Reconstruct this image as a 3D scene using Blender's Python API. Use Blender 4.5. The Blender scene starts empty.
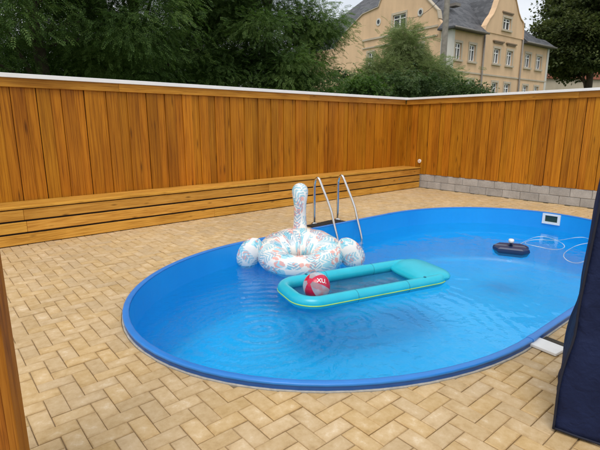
import bpy, bmesh, math, random
import numpy as np
from mathutils import Vector, Matrix, noise as mnoise
R = math.radians
random.seed(7); rng = np.random.default_rng(11)
sc = bpy.context.scene
col = sc.collection

# ------------------------------------------------------------------ camera, sky, sun, exposure
CAM_H = 1.6
HD = R(49.8)                      # the patio's long axis (X) lies this far right of the view
cam_d = bpy.data.cameras.new('camera'); cam = bpy.data.objects.new('camera', cam_d); col.objects.link(cam)
cam.location = (0, 0, CAM_H)
cam.rotation_euler = (R(90) - math.atan(100/450), 0, HD - R(90))
cam_d.sensor_width = 36; cam_d.lens = 27.0; cam_d.clip_start = 0.05; cam_d.clip_end = 3000
sc.camera = cam
sc.render.resolution_x, sc.render.resolution_y = 1024, 768

SUN_EL, SUN_AZ = R(60), R(215)    # direction towards the sun, azimuth counter-clockwise from +X
w = bpy.data.worlds.new('World'); sc.world = w; w.use_nodes = True
nt = w.node_tree; bg = nt.nodes['Background']; bg.inputs['Strength'].default_value = 0.1
sky = nt.nodes.new('ShaderNodeTexSky'); sky.sky_type = 'NISHITA'; sky.sun_disc = False
sky.sun_elevation = SUN_EL; sky.sun_rotation = R(90) - SUN_AZ
sky.air_density = 1.2; sky.dust_density = 2.5
tc = nt.nodes.new('ShaderNodeTexCoord')
mp = nt.nodes.new('ShaderNodeMapping'); mp.inputs['Scale'].default_value = (1, 1, 2.6)
cn = nt.nodes.new('ShaderNodeTexNoise'); cn.inputs['Scale'].default_value = 2.2; cn.inputs['Detail'].default_value = 7
cn.inputs['Roughness'].default_value = 0.55
cr = nt.nodes.new('ShaderNodeValToRGB')
cr.color_ramp.elements[0].position = 0.30; cr.color_ramp.elements[0].color = (0.55, 0.55, 0.55, 1)
cr.color_ramp.elements[1].position = 0.62; cr.color_ramp.elements[1].color = (0.95, 0.95, 0.95, 1)
cc = nt.nodes.new('ShaderNodeValToRGB')           # cloud brightness
cc.color_ramp.elements[0].position = 0.35; cc.color_ramp.elements[0].color = (7.6, 7.8, 8.2, 1)
cc.color_ramp.elements[1].position = 0.70; cc.color_ramp.elements[1].color = (9.4, 9.5, 9.6, 1)
mx = nt.nodes.new('ShaderNodeMix'); mx.data_type = 'RGBA'
L = nt.links.new
L(tc.outputs['Generated'], mp.inputs['Vector']); L(mp.outputs['Vector'], cn.inputs['Vector'])
L(cn.outputs['Fac'], cr.inputs['Fac']); L(cn.outputs['Fac'], cc.inputs['Fac'])
L(cr.outputs['Color'], mx.inputs['Factor']); L(sky.outputs['Color'], mx.inputs['A']); L(cc.outputs['Color'], mx.inputs['B'])
L(mx.outputs['Result'], bg.inputs['Color'])
sl = bpy.data.lights.new('sun', 'SUN'); sl.energy = 1.5; sl.angle = R(32); sl.color = (1.0, 0.95, 0.87)
so = bpy.data.objects.new('sun', sl); col.objects.link(so)
sdir = Vector((math.cos(SUN_EL)*math.cos(SUN_AZ), math.cos(SUN_EL)*math.sin(SUN_AZ), math.sin(SUN_EL)))
so.rotation_euler = sdir.to_track_quat('Z', 'Y').to_euler(); so.location = (0, 0, 30)  # overcast: wide soft sun
vs = sc.view_settings; vs.view_transform = 'Standard'; vs.look = 'None'; vs.gamma = 1.0; vs.exposure = 0.31
vs.use_curve_mapping = False

# ------------------------------------------------------------------ helpers
def tag(o, label=None, cat=None, group=None, kind=None):
    if label: o['label'] = label
    if cat: o['category'] = cat
    if group: o['group'] = group
    if kind: o['kind'] = kind
    return o
def link(name, me, mat=None, parent=None, smooth=False):
    o = bpy.data.objects.new(name, me); col.objects.link(o)
    if mat and not me.materials: me.materials.append(mat)
    if parent:
        o.parent = parent
        o.matrix_parent_inverse = WM[parent.name].inverted()
    WM[o.name] = Matrix.Identity(4)
    if smooth: me.polygons.foreach_set('use_smooth', [True]*len(me.polygons))
    return o
WM = {}
def empty(name, loc, label, cat, group=None):
    e = bpy.data.objects.new(name, None); col.objects.link(e); e.location = loc
    e.empty_display_size = 0.2
    WM[e.name] = Matrix.Translation(Vector(loc))
    return tag(e, label, cat, group)
def mesh(name, v, f):
    me = bpy.data.meshes.new(name); me.from_pydata([tuple(p) for p in v], [], f); me.update(); return me
class MB:
    def __init__(s): s.v = []; s.f = []
    def add(s, v, f):
        n = len(s.v); s.v += [tuple(p) for p in v]; s.f += [tuple(i+n for i in q) for q in f]; return s
    def box(s, lo, hi, M=None):
        x0, y0, z0 = lo; x1, y1, z1 = hi
        v = [Vector(p) for p in ((x0,y0,z0),(x1,y0,z0),(x1,y1,z0),(x0,y1,z0),(x0,y0,z1),(x1,y0,z1),(x1,y1,z1),(x0,y1,z1))]
        if M: v = [M @ p for p in v]
        return s.add(v, [(0,3,2,1),(4,5,6,7),(0,1,5,4),(1,2,6,5),(2,3,7,6),(3,0,4,7)])
    def prism(s, poly, M, d):     # poly in local xy, extruded along local z by d
        n = len(poly)
        v = [M @ Vector((a, b, 0)) for a, b in poly] + [M @ Vector((a, b, d)) for a, b in poly]
        f = [tuple(range(n))[::-1], tuple(range(n, 2*n))] + [(i, (i+1) % n, n+(i+1) % n, n+i) for i in range(n)]
        return s.add(v, f)
    def tube(s, pts, rad, n=8, closed=False, cap=True):
        pts = [Vector(p) for p in pts]; m = len(pts)
        rad = [rad]*m if not hasattr(rad, '__len__') else rad
        T = []
        for i in range(m):
            a = pts[(i-1) % m] if (closed or i) else pts[0]; b = pts[(i+1) % m] if (closed or i < m-1) else pts[-1]
            T.append((b-a).normalized())
        u = T[0].orthogonal().normalized(); v = []
        for i in range(m):
            u = (u - T[i]*u.dot(T[i])).normalized(); q = T[i].cross(u)
            for k in range(n):
                a = 2*math.pi*k/n; v.append(pts[i] + (u*math.cos(a) + q*math.sin(a))*rad[i])
        f = [(i*n+k, i*n+(k+1) % n, ((i+1) % m)*n+(k+1) % n, ((i+1) % m)*n+k) for i in range(m if closed else m-1) for k in range(n)]
        if cap and not closed: f += [tuple(range(n))[::-1], tuple(range((m-1)*n, m*n))]
        return s.add(v, f)
    def loft(s, rings, closed_ring=True, cap=True):
        n = len(rings[0]); v = [p for r in rings for p in r]
        f = [(i*n+k, i*n+(k+1) % n, (i+1)*n+(k+1) % n, (i+1)*n+k) for i in range(len(rings)-1) for k in range(n if closed_ring else n-1)]
        if cap: f += [tuple(range(n))[::-1], tuple(range((len(rings)-1)*n, len(rings)*n))]
        return s.add(v, f)
    def build(s, name, mat, parent=None, smooth=False): return link(name, mesh(name, s.v, s.f), mat, parent, smooth)
def cbox_mesh(name, sx, sy, sz, c, seg=1):        # chamfered box centred on the origin
    bm = bmesh.new(); bmesh.ops.create_cube(bm, size=1)
    for v in bm.verts: v.co = Vector((v.co.x*sx, v.co.y*sy, v.co.z*sz))
    if c: bmesh.ops.bevel(bm, geom=bm.edges[:], offset=c, segments=seg, affect='EDGES', profile=0.5)
    me = bpy.data.meshes.new(name); bm.to_mesh(me); bm.free(); return me
def place(name, me, mat, parent, loc, rotz=0, scale=(1,1,1), rot=None):
    o = link(name, me, mat, parent); o.location = loc; o.scale = scale
    o.rotation_euler = rot if rot else (0, 0, rotz); return o

# camera geometry: where a picture direction meets a plane of the place
P_ = math.atan(100/450); FW = Vector((math.cos(HD), math.sin(HD), 0)); RT = Vector((math.sin(HD), -math.cos(HD), 0))
def bearing(px, dist, z=0.0):                     # a point on the bearing of picture column px, dist metres away
    d = (FW*450/math.cos(P_) + RT*(px-300)).normalized(); return Vector((d.x*dist, d.y*dist, z))
def hit(px, py, z):
    d = (FW*math.cos(P_) - Vector((0,0,1))*math.sin(P_))*450 + RT*(px-300) - (FW*math.sin(P_) + Vector((0,0,1))*math.cos(P_))*(py-225)
    t = (z-CAM_H)/d.z; return Vector((d.x*t, d.y*t, z))

# ------------------------------------------------------------------ materials
def newmat(name):
    m = bpy.data.materials.new(name); m.use_nodes = True
    return m, m.node_tree, m.node_tree.nodes['Principled BSDF']
def N(nt, t, **kw):
    n = nt.nodes.new('ShaderNode'+t)
    for k, v in kw.items():
        if k.startswith('i_'):
            n.inputs[k[2:].replace('_', ' ')].default_value = v
        else: setattr(n, k, v)
    return n
def ramp(nt, stops, interp='LINEAR'):
    r = nt.nodes.new('ShaderNodeValToRGB'); e = r.color_ramp.elements; r.color_ramp.interpolation = interp
    while len(e) < len(stops): e.new(0.5)
    for el, (p, c) in zip(e, stops): el.position = p; el.color = (*c, 1) if len(c) == 3 else c
    return r
def mixc(nt, blend='MIX', fac=None, a=None, b=None):
    n = nt.nodes.new('ShaderNodeMix'); n.data_type = 'RGBA'; n.blend_type = blend
    for key, v in (('Factor', fac), ('A', a), ('B', b)):
        if v is None: continue
        if isinstance(v, bpy.types.NodeSocket): nt.links.new(v, n.inputs[key])
        elif key == 'Factor': n.inputs[key].default_value = v
        else: n.inputs[key].default_value = (*v, 1)
    return n.outputs['Result']
def math_(nt, op, a, b=None):
    n = nt.nodes.new('ShaderNodeMath'); n.operation = op
    for i, v in enumerate((a, b)):
        if v is None: continue
        if isinstance(v, bpy.types.NodeSocket): nt.links.new(v, n.inputs[i])
        else: n.inputs[i].default_value = v
    return n.outputs[0]
def bump(nt, bsdf, h, strength=0.3, dist=0.01):
    b = nt.nodes.new('ShaderNodeBump'); b.inputs['Strength'].default_value = strength; b.inputs['Distance'].default_value = dist
    nt.links.new(h, b.inputs['Height']); nt.links.new(b.outputs['Normal'], bsdf.inputs['Normal'])
def plain(name, c, rough=0.5, metal=0.0, var=0.12, nscale=6.0, bmp=0.0, **kw):
    m, nt, b = newmat(name)
    tc = N(nt, 'TexCoord'); no = N(nt, 'TexNoise', i_Scale=nscale, i_Detail=6.0, i_Roughness=0.6)
    nt.links.new(tc.outputs['Object'], no.inputs['Vector'])
    r = ramp(nt, [(0.3, tuple(x*(1-var) for x in c)), (0.7, tuple(min(1, x*(1+var)) for x in c))])
    nt.links.new(no.outputs['Fac'], r.inputs['Fac']); nt.links.new(r.outputs['Color'], b.inputs['Base Color'])
    b.inputs['Roughness'].default_value = rough; b.inputs['Metallic'].default_value = metal
    if bmp: bump(nt, b, no.outputs['Fac'], bmp, 0.01)
    for k, v in kw.items(): b.inputs[k.replace('_', ' ')].default_value = v
    return m
def wood(name, dark, mid, light, axis, hue_var=0.17, rough=0.5):
    m, nt, b = newmat(name); lk = nt.links.new
    tc = N(nt, 'TexCoord'); oi = N(nt, 'ObjectInfo')
    off = N(nt, 'CombineXYZ')
    for k, mul in zip('XYZ', (31.0, 17.0, 53.0)): lk(math_(nt, 'MULTIPLY', oi.outputs['Random'], mul), off.inputs[k])
    add = N(nt, 'VectorMath', operation='ADD'); lk(tc.outputs['Object'], add.inputs[0]); lk(off.outputs[0], add.inputs[1])
    scl = {'X': (0.8, 24, 24), 'Z': (24, 24, 0.8)}[axis]
    mp = N(nt, 'Mapping'); mp.inputs['Scale'].default_value = scl; lk(add.outputs[0], mp.inputs['Vector'])
    # broad wandering grain bands
    g1 = N(nt, 'TexNoise', i_Scale=1.0, i_Detail=3.0, i_Distortion=0.6); lk(mp.outputs[0], g1.inputs['Vector'])
    g2 = N(nt, 'TexNoise', i_Scale=5.0, i_Detail=5.0, i_Roughness=0.7); lk(mp.outputs[0], g2.inputs['Vector'])
    bands = math_(nt, 'FRACT', math_(nt, 'MULTIPLY', g1.outputs['Fac'], 5.0))
    tri = math_(nt, 'ABSOLUTE', math_(nt, 'SUBTRACT', bands, 0.5))
    g = math_(nt, 'ADD', math_(nt, 'MULTIPLY', tri, 0.55), math_(nt, 'MULTIPLY', g2.outputs['Fac'], 0.66))
    r = ramp(nt, [(0.20, dark), (0.44, mid), (0.78, light)]); lk(g, r.inputs['Fac'])
    # knots
    sc2 = {'X': (2.2, 6.5, 6.5), 'Z': (6.5, 6.5, 2.2)}[axis]
    mp2 = N(nt, 'Mapping'); mp2.inputs['Scale'].default_value = sc2; lk(add.outputs[0], mp2.inputs['Vector'])
    vo = N(nt, 'TexVoronoi', i_Scale=1.25); lk(mp2.outputs[0], vo.inputs['Vector'])
    kn = ramp(nt, [(0.04, (1, 1, 1)), (0.17, (0, 0, 0))]); lk(vo.outputs['Distance'], kn.inputs['Fac'])
    c = mixc(nt, 'MIX', math_(nt, 'MULTIPLY', kn.outputs['Color'], 0.75), r.outputs['Color'], tuple(x*0.45 for x in dark))
    # board to board variation and weather stains
    st = N(nt, 'TexNoise', i_Scale=1.3, i_Detail=4.0); lk(add.outputs[0], st.inputs['Vector'])
    sr = ramp(nt, [(0.30, (0.80, 0.74, 0.62)), (0.55, (1.06, 1.06, 1.06))]); lk(st.outputs['Fac'], sr.inputs['Fac'])
    c = mixc(nt, 'MULTIPLY', 1.0, c, sr.outputs['Color'])
    hv = N(nt, 'HueSaturation'); lk(c, hv.inputs['Color'])
    lk(math_(nt, 'ADD', math_(nt, 'MULTIPLY', oi.outputs['Random'], hue_var*1.6), 1-hue_var*0.8), hv.inputs['Value'])
    w2 = N(nt, 'TexWhiteNoise', noise_dimensions='1D'); lk(oi.outputs['Random'], w2.inputs['W'])
    lk(math_(nt, 'ADD', math_(nt, 'MULTIPLY', w2.outputs['Value'], 0.008), 0.497), hv.inputs['Hue'])
    lk(hv.outputs['Color'], b.inputs['Base Color']); b.inputs['Roughness'].default_value = rough; b.inputs['Specular IOR Level'].default_value = 0.2
    bump(nt, b, g2.outputs['Fac'], 0.25, 0.004)
    return m
M = {}
M['fence_wood'] = wood('stained_fence_wood', (0.16, 0.048, 0.003), (0.42, 0.150, 0.007), (0.56, 0.230, 0.015), 'Z')
M['rail_wood'] = wood('rail_wood', (0.26, 0.095, 0.010), (0.47, 0.195, 0.022), (0.58, 0.27, 0.04), 'X', 0.15)
M['bench_wood'] = wood('bench_wood', (0.30, 0.13, 0.018), (0.56, 0.27, 0.042), (0.70, 0.39, 0.085), 'X', 0.18)
M['panel_wood'] = wood('panel_wood', (0.14, 0.046, 0.005), (0.30, 0.105, 0.010), (0.40, 0.16, 0.02), 'Z', 0.1)
M['cap'] = plain('white_cap_metal', (0.86, 0.86, 0.86), 0.35, 0.0, 0.04, 3)
def block_mat():
    m, nt, b = newmat('grey_block'); lk = nt.links.new
    tc = N(nt, 'TexCoord'); oi = N(nt, 'ObjectInfo')
    n1 = N(nt, 'TexNoise', i_Scale=45.0, i_Detail=5.0, i_Roughness=0.7); n2 = N(nt, 'TexNoise', i_Scale=4.0, i_Detail=5.0)
    add = N(nt, 'VectorMath', operation='ADD'); lk(tc.outputs['Object'], add.inputs[0]); lk(oi.outputs['Location'], add.inputs[1])
    lk(add.outputs[0], n1.inputs['Vector']); lk(add.outputs[0], n2.inputs['Vector'])
    r = ramp(nt, [(0.3, (0.26, 0.245, 0.23)), (0.7, (0.50, 0.48, 0.455))]); lk(math_(nt, 'ADD', math_(nt, 'MULTIPLY', n1.outputs['Fac'], 0.5), math_(nt, 'MULTIPLY', n2.outputs['Fac'], 0.5)), r.inputs['Fac'])
    hv = N(nt, 'HueSaturation'); lk(r.outputs['Color'], hv.inputs['Color']); lk(math_(nt, 'ADD', math_(nt, 'MULTIPLY', oi.outputs['Random'], 0.25), 0.9), hv.inputs['Value'])
    lk(hv.outputs['Color'], b.inputs['Base Color']); b.inputs['Roughness'].default_value = 0.9
    bump(nt, b, n1.outputs['Fac'], 0.5, 0.006); return m
M['block'] = block_mat()
M['mortar'] = plain('mortar', (0.24, 0.23, 0.215), 0.95, 0, 0.15, 30)
def paver_mat():
    m, nt, b = newmat('sandstone_paver'); lk = nt.links.new
    ge = N(nt, 'NewGeometry'); oi = N(nt, 'ObjectInfo')
    wn = N(nt, 'TexWhiteNoise', noise_dimensions='2D')
    cx = N(nt, 'CombineXYZ'); lk(ge.outputs['Random Per Island'], cx.inputs[0]); lk(oi.outputs['Random'], cx.inputs[1]); lk(cx.outputs[0], wn.inputs['Vector'])
    n1 = N(nt, 'TexNoise', i_Scale=17.0, i_Detail=7.0, i_Roughness=0.68, noise_dimensions='4D'); lk(ge.outputs['Position'], n1.inputs['Vector'])
    lk(math_(nt, 'MULTIPLY', wn.outputs['Value'], 60.0), n1.inputs['W'])
    n2 = N(nt, 'TexNoise', i_Scale=160.0, i_Detail=3.0, i_Roughness=0.7); lk(ge.outputs['Position'], n2.inputs['Vector'])
    n3 = N(nt, 'TexNoise', i_Scale=0.55, i_Detail=3.0); lk(ge.outputs['Position'], n3.inputs['Vector'])
    r = ramp(nt, [(0.26, (0.38, 0.255, 0.125)), (0.46, (0.51, 0.365, 0.195)), (0.60, (0.57, 0.425, 0.25)), (0.76, (0.70, 0.585, 0.42))])
    uv = N(nt, 'UVMap'); su = N(nt, 'SeparateXYZ'); lk(uv.outputs[0], su.inputs[0])
    ee = math_(nt, 'ADD', math_(nt, 'POWER', math_(nt, 'ABSOLUTE', su.outputs[0]), 3.0), math_(nt, 'POWER', math_(nt, 'ABSOLUTE', su.outputs[1]), 3.0))
    worn = N(nt, 'MapRange', i_From_Min=0.05, i_From_Max=0.95, i_To_Min=0.06, i_To_Max=-0.05); lk(ee, worn.inputs['Value'])
    fac0 = math_(nt, 'ADD', math_(nt, 'MULTIPLY', n1.outputs['Fac'], 0.85), math_(nt, 'MULTIPLY', n2.outputs['Fac'], 0.15))
    lk(math_(nt, 'ADD', fac0, math_(nt, 'MULTIPLY', worn.outputs['Result'], math_(nt, 'ADD', math_(nt, 'MULTIPLY', wn.outputs['Value'], 1.2), 0.1))), r.inputs['Fac'])
    hv = N(nt, 'HueSaturation'); lk(r.outputs['Color'], hv.inputs['Color'])
    lk(math_(nt, 'ADD', math_(nt, 'MULTIPLY', wn.outputs['Value'], 0.13), 0.89), hv.inputs['Value'])
    sw = N(nt, 'SeparateColor'); lk(wn.outputs['Color'], sw.inputs[0])
    lk(math_(nt, 'ADD', math_(nt, 'MULTIPLY', sw.outputs[1], 0.16), 0.95), hv.inputs['Saturation'])
    big = ramp(nt, [(0.35, (0.94, 0.93, 0.92)), (0.65, (1.06, 1.05, 1.03))]); lk(n3.outputs['Fac'], big.inputs['Fac'])
    c = mixc(nt, 'MULTIPLY', 1.0, hv.outputs['Color'], big.outputs['Color'])
    lk(c, b.inputs['Base Color']); b.inputs['Roughness'].default_value = 0.8; b.inputs['Specular IOR Level'].default_value = 0.3
    bump(nt, b, math_(nt, 'ADD', n1.outputs['Fac'], math_(nt, 'MULTIPLY', n2.outputs['Fac'], 0.4)), 0.35, 0.006)
    return m
M['paver'] = paver_mat()
M['sand'] = plain('joint_sand', (0.26, 0.185, 0.10), 0.95, 0, 0.3, 40)
def grass_mat():
    m, nt, b = newmat('rough_lawn'); lk = nt.links.new
    ge = N(nt, 'NewGeometry'); n1 = N(nt, 'TexNoise', i_Scale=0.8, i_Detail=8.0); lk(ge.outputs['Position'], n1.inputs['Vector'])
    r = ramp(nt, [(0.3, (0.05, 0.08, 0.02)), (0.7, (0.10, 0.13, 0.04))]); lk(n1.outputs['Fac'], r.inputs['Fac']); lk(r.outputs['Color'], b.inputs['Base Color'])
    b.inputs['Roughness'].default_value = 0.9; return m
M['grass'] = grass_mat()
M['rim'] = plain('blue_rim_plastic', (0.022, 0.20, 0.60), 0.32, 0, 0.08, 5)
def liner_mat(name, c1, c2):
    m, nt, b = newmat(name); lk = nt.links.new
    ge = N(nt, 'NewGeometry')
    n1 = N(nt, 'TexNoise', i_Scale=1.2, i_Detail=4.0); lk(ge.outputs['Position'], n1.inputs['Vector'])
    mp = N(nt, 'Mapping'); mp.inputs['Scale'].default_value = (5, 5, 0.35); lk(ge.outputs['Position'], mp.inputs['Vector'])
    n2 = N(nt, 'TexNoise', i_Scale=1.0, i_Detail=3.0); lk(mp.outputs[0], n2.inputs['Vector'])
    r = ramp(nt, [(0.3, c1), (0.7, c2)]); lk(n1.outputs['Fac'], r.inputs['Fac']); lk(r.outputs['Color'], b.inputs['Base Color'])
    b.inputs['Roughness'].default_value = 0.38; bump(nt, b, n2.outputs['Fac'], 0.35, 0.03); return m
M['liner'] = liner_mat('blue_wall_liner', (0.003, 0.28, 0.74), (0.006, 0.33, 0.80))
M['brightened_floor_liner'] = liner_mat('blue_liner_brightened', (0.006, 0.46, 0.89), (0.012, 0.52, 0.94))  # same liner, with the brighter light under water put into its colour
M['collar'] = plain('grey_concrete_collar', (0.40, 0.38, 0.34), 0.85, 0, 0.2, 25, 0.4)
def water_mat():
    m, nt, b = newmat('pool_water'); lk = nt.links.new
    nt.nodes.remove(b); out = nt.nodes['Material Output']
    gl = N(nt, 'BsdfGlass', i_IOR=1.333, i_Roughness=0.0); gl.inputs['Color'].default_value = (0.94, 0.99, 1.0, 1)
    ge = N(nt, 'NewGeometry')
    def dist(p):
        s = N(nt, 'VectorMath', operation='SUBTRACT'); lk(ge.outputs['Position'], s.inputs[0]); s.inputs[1].default_value = p
        l = N(nt, 'VectorMath', operation='LENGTH'); lk(s.outputs[0], l.inputs[0]); return l.outputs['Value']
    wob = N(nt, 'TexNoise', i_Scale=1.6, i_Detail=2.0); lk(ge.outputs['Position'], wob.inputs['Vector'])
    hs = []
    for p, fr, amp, fall in ((hit(262, 330, -0.25), 50.0, 0.0050, 0.9), (hit(352, 322, -0.25), 40.0, 0.0050, 0.6)):
        d = dist(p); ph = math_(nt, 'ADD', math_(nt, 'MULTIPLY', d, fr), math_(nt, 'MULTIPLY', wob.outputs['Fac'], 9.0))
        a = math_(nt, 'MULTIPLY', math_(nt, 'SINE', ph), math_(nt, 'MULTIPLY', math_(nt, 'POWER', 2.718, math_(nt, 'MULTIPLY', d, -1.0/fall)), amp))
        hs.append(a)
    # wind-ruffled half (small X) and the calmer far half
    sp = N(nt, 'SeparateXYZ'); lk(ge.outputs['Position'], sp.inputs[0])
    calm = N(nt, 'MapRange', i_From_Min=2.0, i_From_Max=4.2, i_To_Min=1.0, i_To_Max=0.16); lk(sp.outputs['X'], calm.inputs['Value'])
    n1 = N(nt, 'TexNoise', i_Scale=9.0, i_Detail=3.0, i_Roughness=0.5, i_Distortion=0.8); lk(ge.outputs['Position'], n1.inputs['Vector'])
    n2 = N(nt, 'TexNoise', i_Scale=2.2, i_Detail=2.0, i_Distortion=0.5); lk(ge.outputs['Position'], n2.inputs['Vector'])
    h = math_(nt, 'ADD', hs[0], hs[1])
    h = math_(nt, 'ADD', h, math_(nt, 'MULTIPLY', math_(nt, 'MULTIPLY', n1.outputs['Fac'], calm.outputs['Result']), 0.017))
    h = math_(nt, 'ADD', h, math_(nt, 'MULTIPLY', n2.outputs['Fac'], 0.020))
    bp = N(nt, 'Bump'); bp.inputs['Strength'].default_value = 1.0; bp.inputs['Distance'].default_value = 1.0
    lk(h, bp.inputs['Height']); lk(bp.outputs['Normal'], gl.inputs['Normal'])
    tr = N(nt, 'BsdfTransparent'); gs = N(nt, 'BsdfGlossy', i_Roughness=0.02); fz = N(nt, 'Fresnel', i_IOR=1.333); ms = N(nt, 'MixShader'); m2 = N(nt, 'MixShader', i_Fac=0.75)
    lk(bp.outputs['Normal'], gs.inputs['Normal']); lk(bp.outputs['Normal'], fz.inputs['Normal'])
    lk(fz.outputs[0], ms.inputs[0]); lk(tr.outputs[0], ms.inputs[1]); lk(gs.outputs[0], ms.inputs[2])
    lk(gl.outputs[0], m2.inputs[1]); lk(ms.outputs[0], m2.inputs[2]); lk(m2.outputs[0], out.inputs['Surface']); return m
M['water'] = water_mat()
M['steel'] = plain('polished_steel', (0.72, 0.72, 0.71), 0.16, 1.0, 0.04, 8)
M['black'] = plain('black_rubber', (0.012, 0.012, 0.013), 0.75, 0, 0.3, 60, 0.3)
M['white_plastic'] = plain('white_plastic', (0.78, 0.78, 0.76), 0.4, 0, 0.05, 8)
M['dark_window'] = plain('dark_green_flap', (0.02, 0.05, 0.035), 0.25, 0, 0.2, 12)
M['navy'] = None
def fabric_mat():
    m, nt, b = newmat('navy_cover_fabric'); lk = nt.links.new
    ge = N(nt, 'NewGeometry'); n1 = N(nt, 'TexNoise', i_Scale=5.0, i_Detail=5.0); lk(ge.outputs['Position'], n1.inputs['Vector'])
    n2 = N(nt, 'TexNoise', i_Scale=420.0, i_Detail=1.0); lk(ge.outputs['Position'], n2.inputs['Vector'])
    r = ramp(nt, [(0.3, (0.005, 0.010, 0.040)), (0.7, (0.009, 0.017, 0.062))]); lk(n1.outputs['Fac'], r.inputs['Fac']); lk(r.outputs['Color'], b.inputs['Base Color'])
    b.inputs['Roughness'].default_value = 0.7; b.inputs['Specular IOR Level'].default_value = 0.2
    n3 = N(nt, 'TexNoise', i_Scale=16.0, i_Detail=3.0, i_Distortion=1.2); lk(ge.outputs['Position'], n3.inputs['Vector'])
    hh = math_(nt, 'ADD', n1.outputs['Fac'], math_(nt, 'ADD', math_(nt, 'MULTIPLY', n2.outputs['Fac'], 0.02), math_(nt, 'MULTIPLY', n3.outputs['Fac'], 0.22)))
    bump(nt, b, hh, 0.7, 0.04); return m
M['navy'] = fabric_mat()
M['navy_seam'] = plain('navy_seam_binding', (0.006, 0.008, 0.022), 0.8)
M['teal'] = plain('teal_vinyl', (0.015, 0.46, 0.60), 0.28, 0, 0.06, 6, 0.05)
M['lime'] = plain('lime_piping', (0.42, 0.66, 0.12), 0.4)
M['seam'] = plain('dark_weld_seam', (0.01, 0.16, 0.24), 0.5)
def net_mat():
    m, nt, b = newmat('mesh_sling'); lk = nt.links.new
    out = nt.nodes['Material Output']; tr = N(nt, 'BsdfTransparent'); mx = N(nt, 'MixShader')
    b.inputs['Base Color'].default_value = (0.03, 0.085, 0.12, 1); b.inputs['Roughness'].default_value = 0.5
    tc = N(nt, 'TexCoord'); n = N(nt, 'TexNoise', i_Scale=240.0, i_Detail=1.0); lk(tc.outputs['Object'], n.inputs['Vector'])
    r = ramp(nt, [(0.46, (0.5, 0.5, 0.5)), (0.54, (0.9, 0.9, 0.9))]); lk(n.outputs['Fac'], r.inputs['Fac'])
    lk(r.outputs['Color'], mx.inputs[0]); lk(tr.outputs[0], mx.inputs[1]); lk(b.outputs[0], mx.inputs[2]); lk(mx.outputs[0], out.inputs['Surface']); return m
M['net'] = net_mat()
M['red'] = plain('red_vinyl', (0.55, 0.012, 0.055), 0.22, 0, 0.08, 8)
def clear_mat():
    m, nt, b = newmat('clear_vinyl'); lk = nt.links.new
    out = nt.nodes['Material Output']; tr = N(nt, 'BsdfTransparent'); mx = N(nt, 'MixShader')
    tr.inputs['Color'].default_value = (0.95, 0.93, 0.96, 1)
    b.inputs['Base Color'].default_value = (0.75, 0.72, 0.78, 1); b.inputs['Roughness'].default_value = 0.15
    lw = N(nt, 'LayerWeight', i_Blend=0.35); r = ramp(nt, [(0.0, (0.30, 0.30, 0.30)), (1.0, (0.9, 0.9, 0.9))]); lk(lw.outputs['Facing'], r.inputs['Fac'])
    lk(r.outputs['Color'], mx.inputs[0]); lk(tr.outputs[0], mx.inputs[1]); lk(b.outputs[0], mx.inputs[2]); lk(mx.outputs[0], out.inputs['Surface']); return m
M['clear'] = clear_mat()
M['print_white'] = plain('white_print', (0.8, 0.8, 0.8), 0.4)
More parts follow.
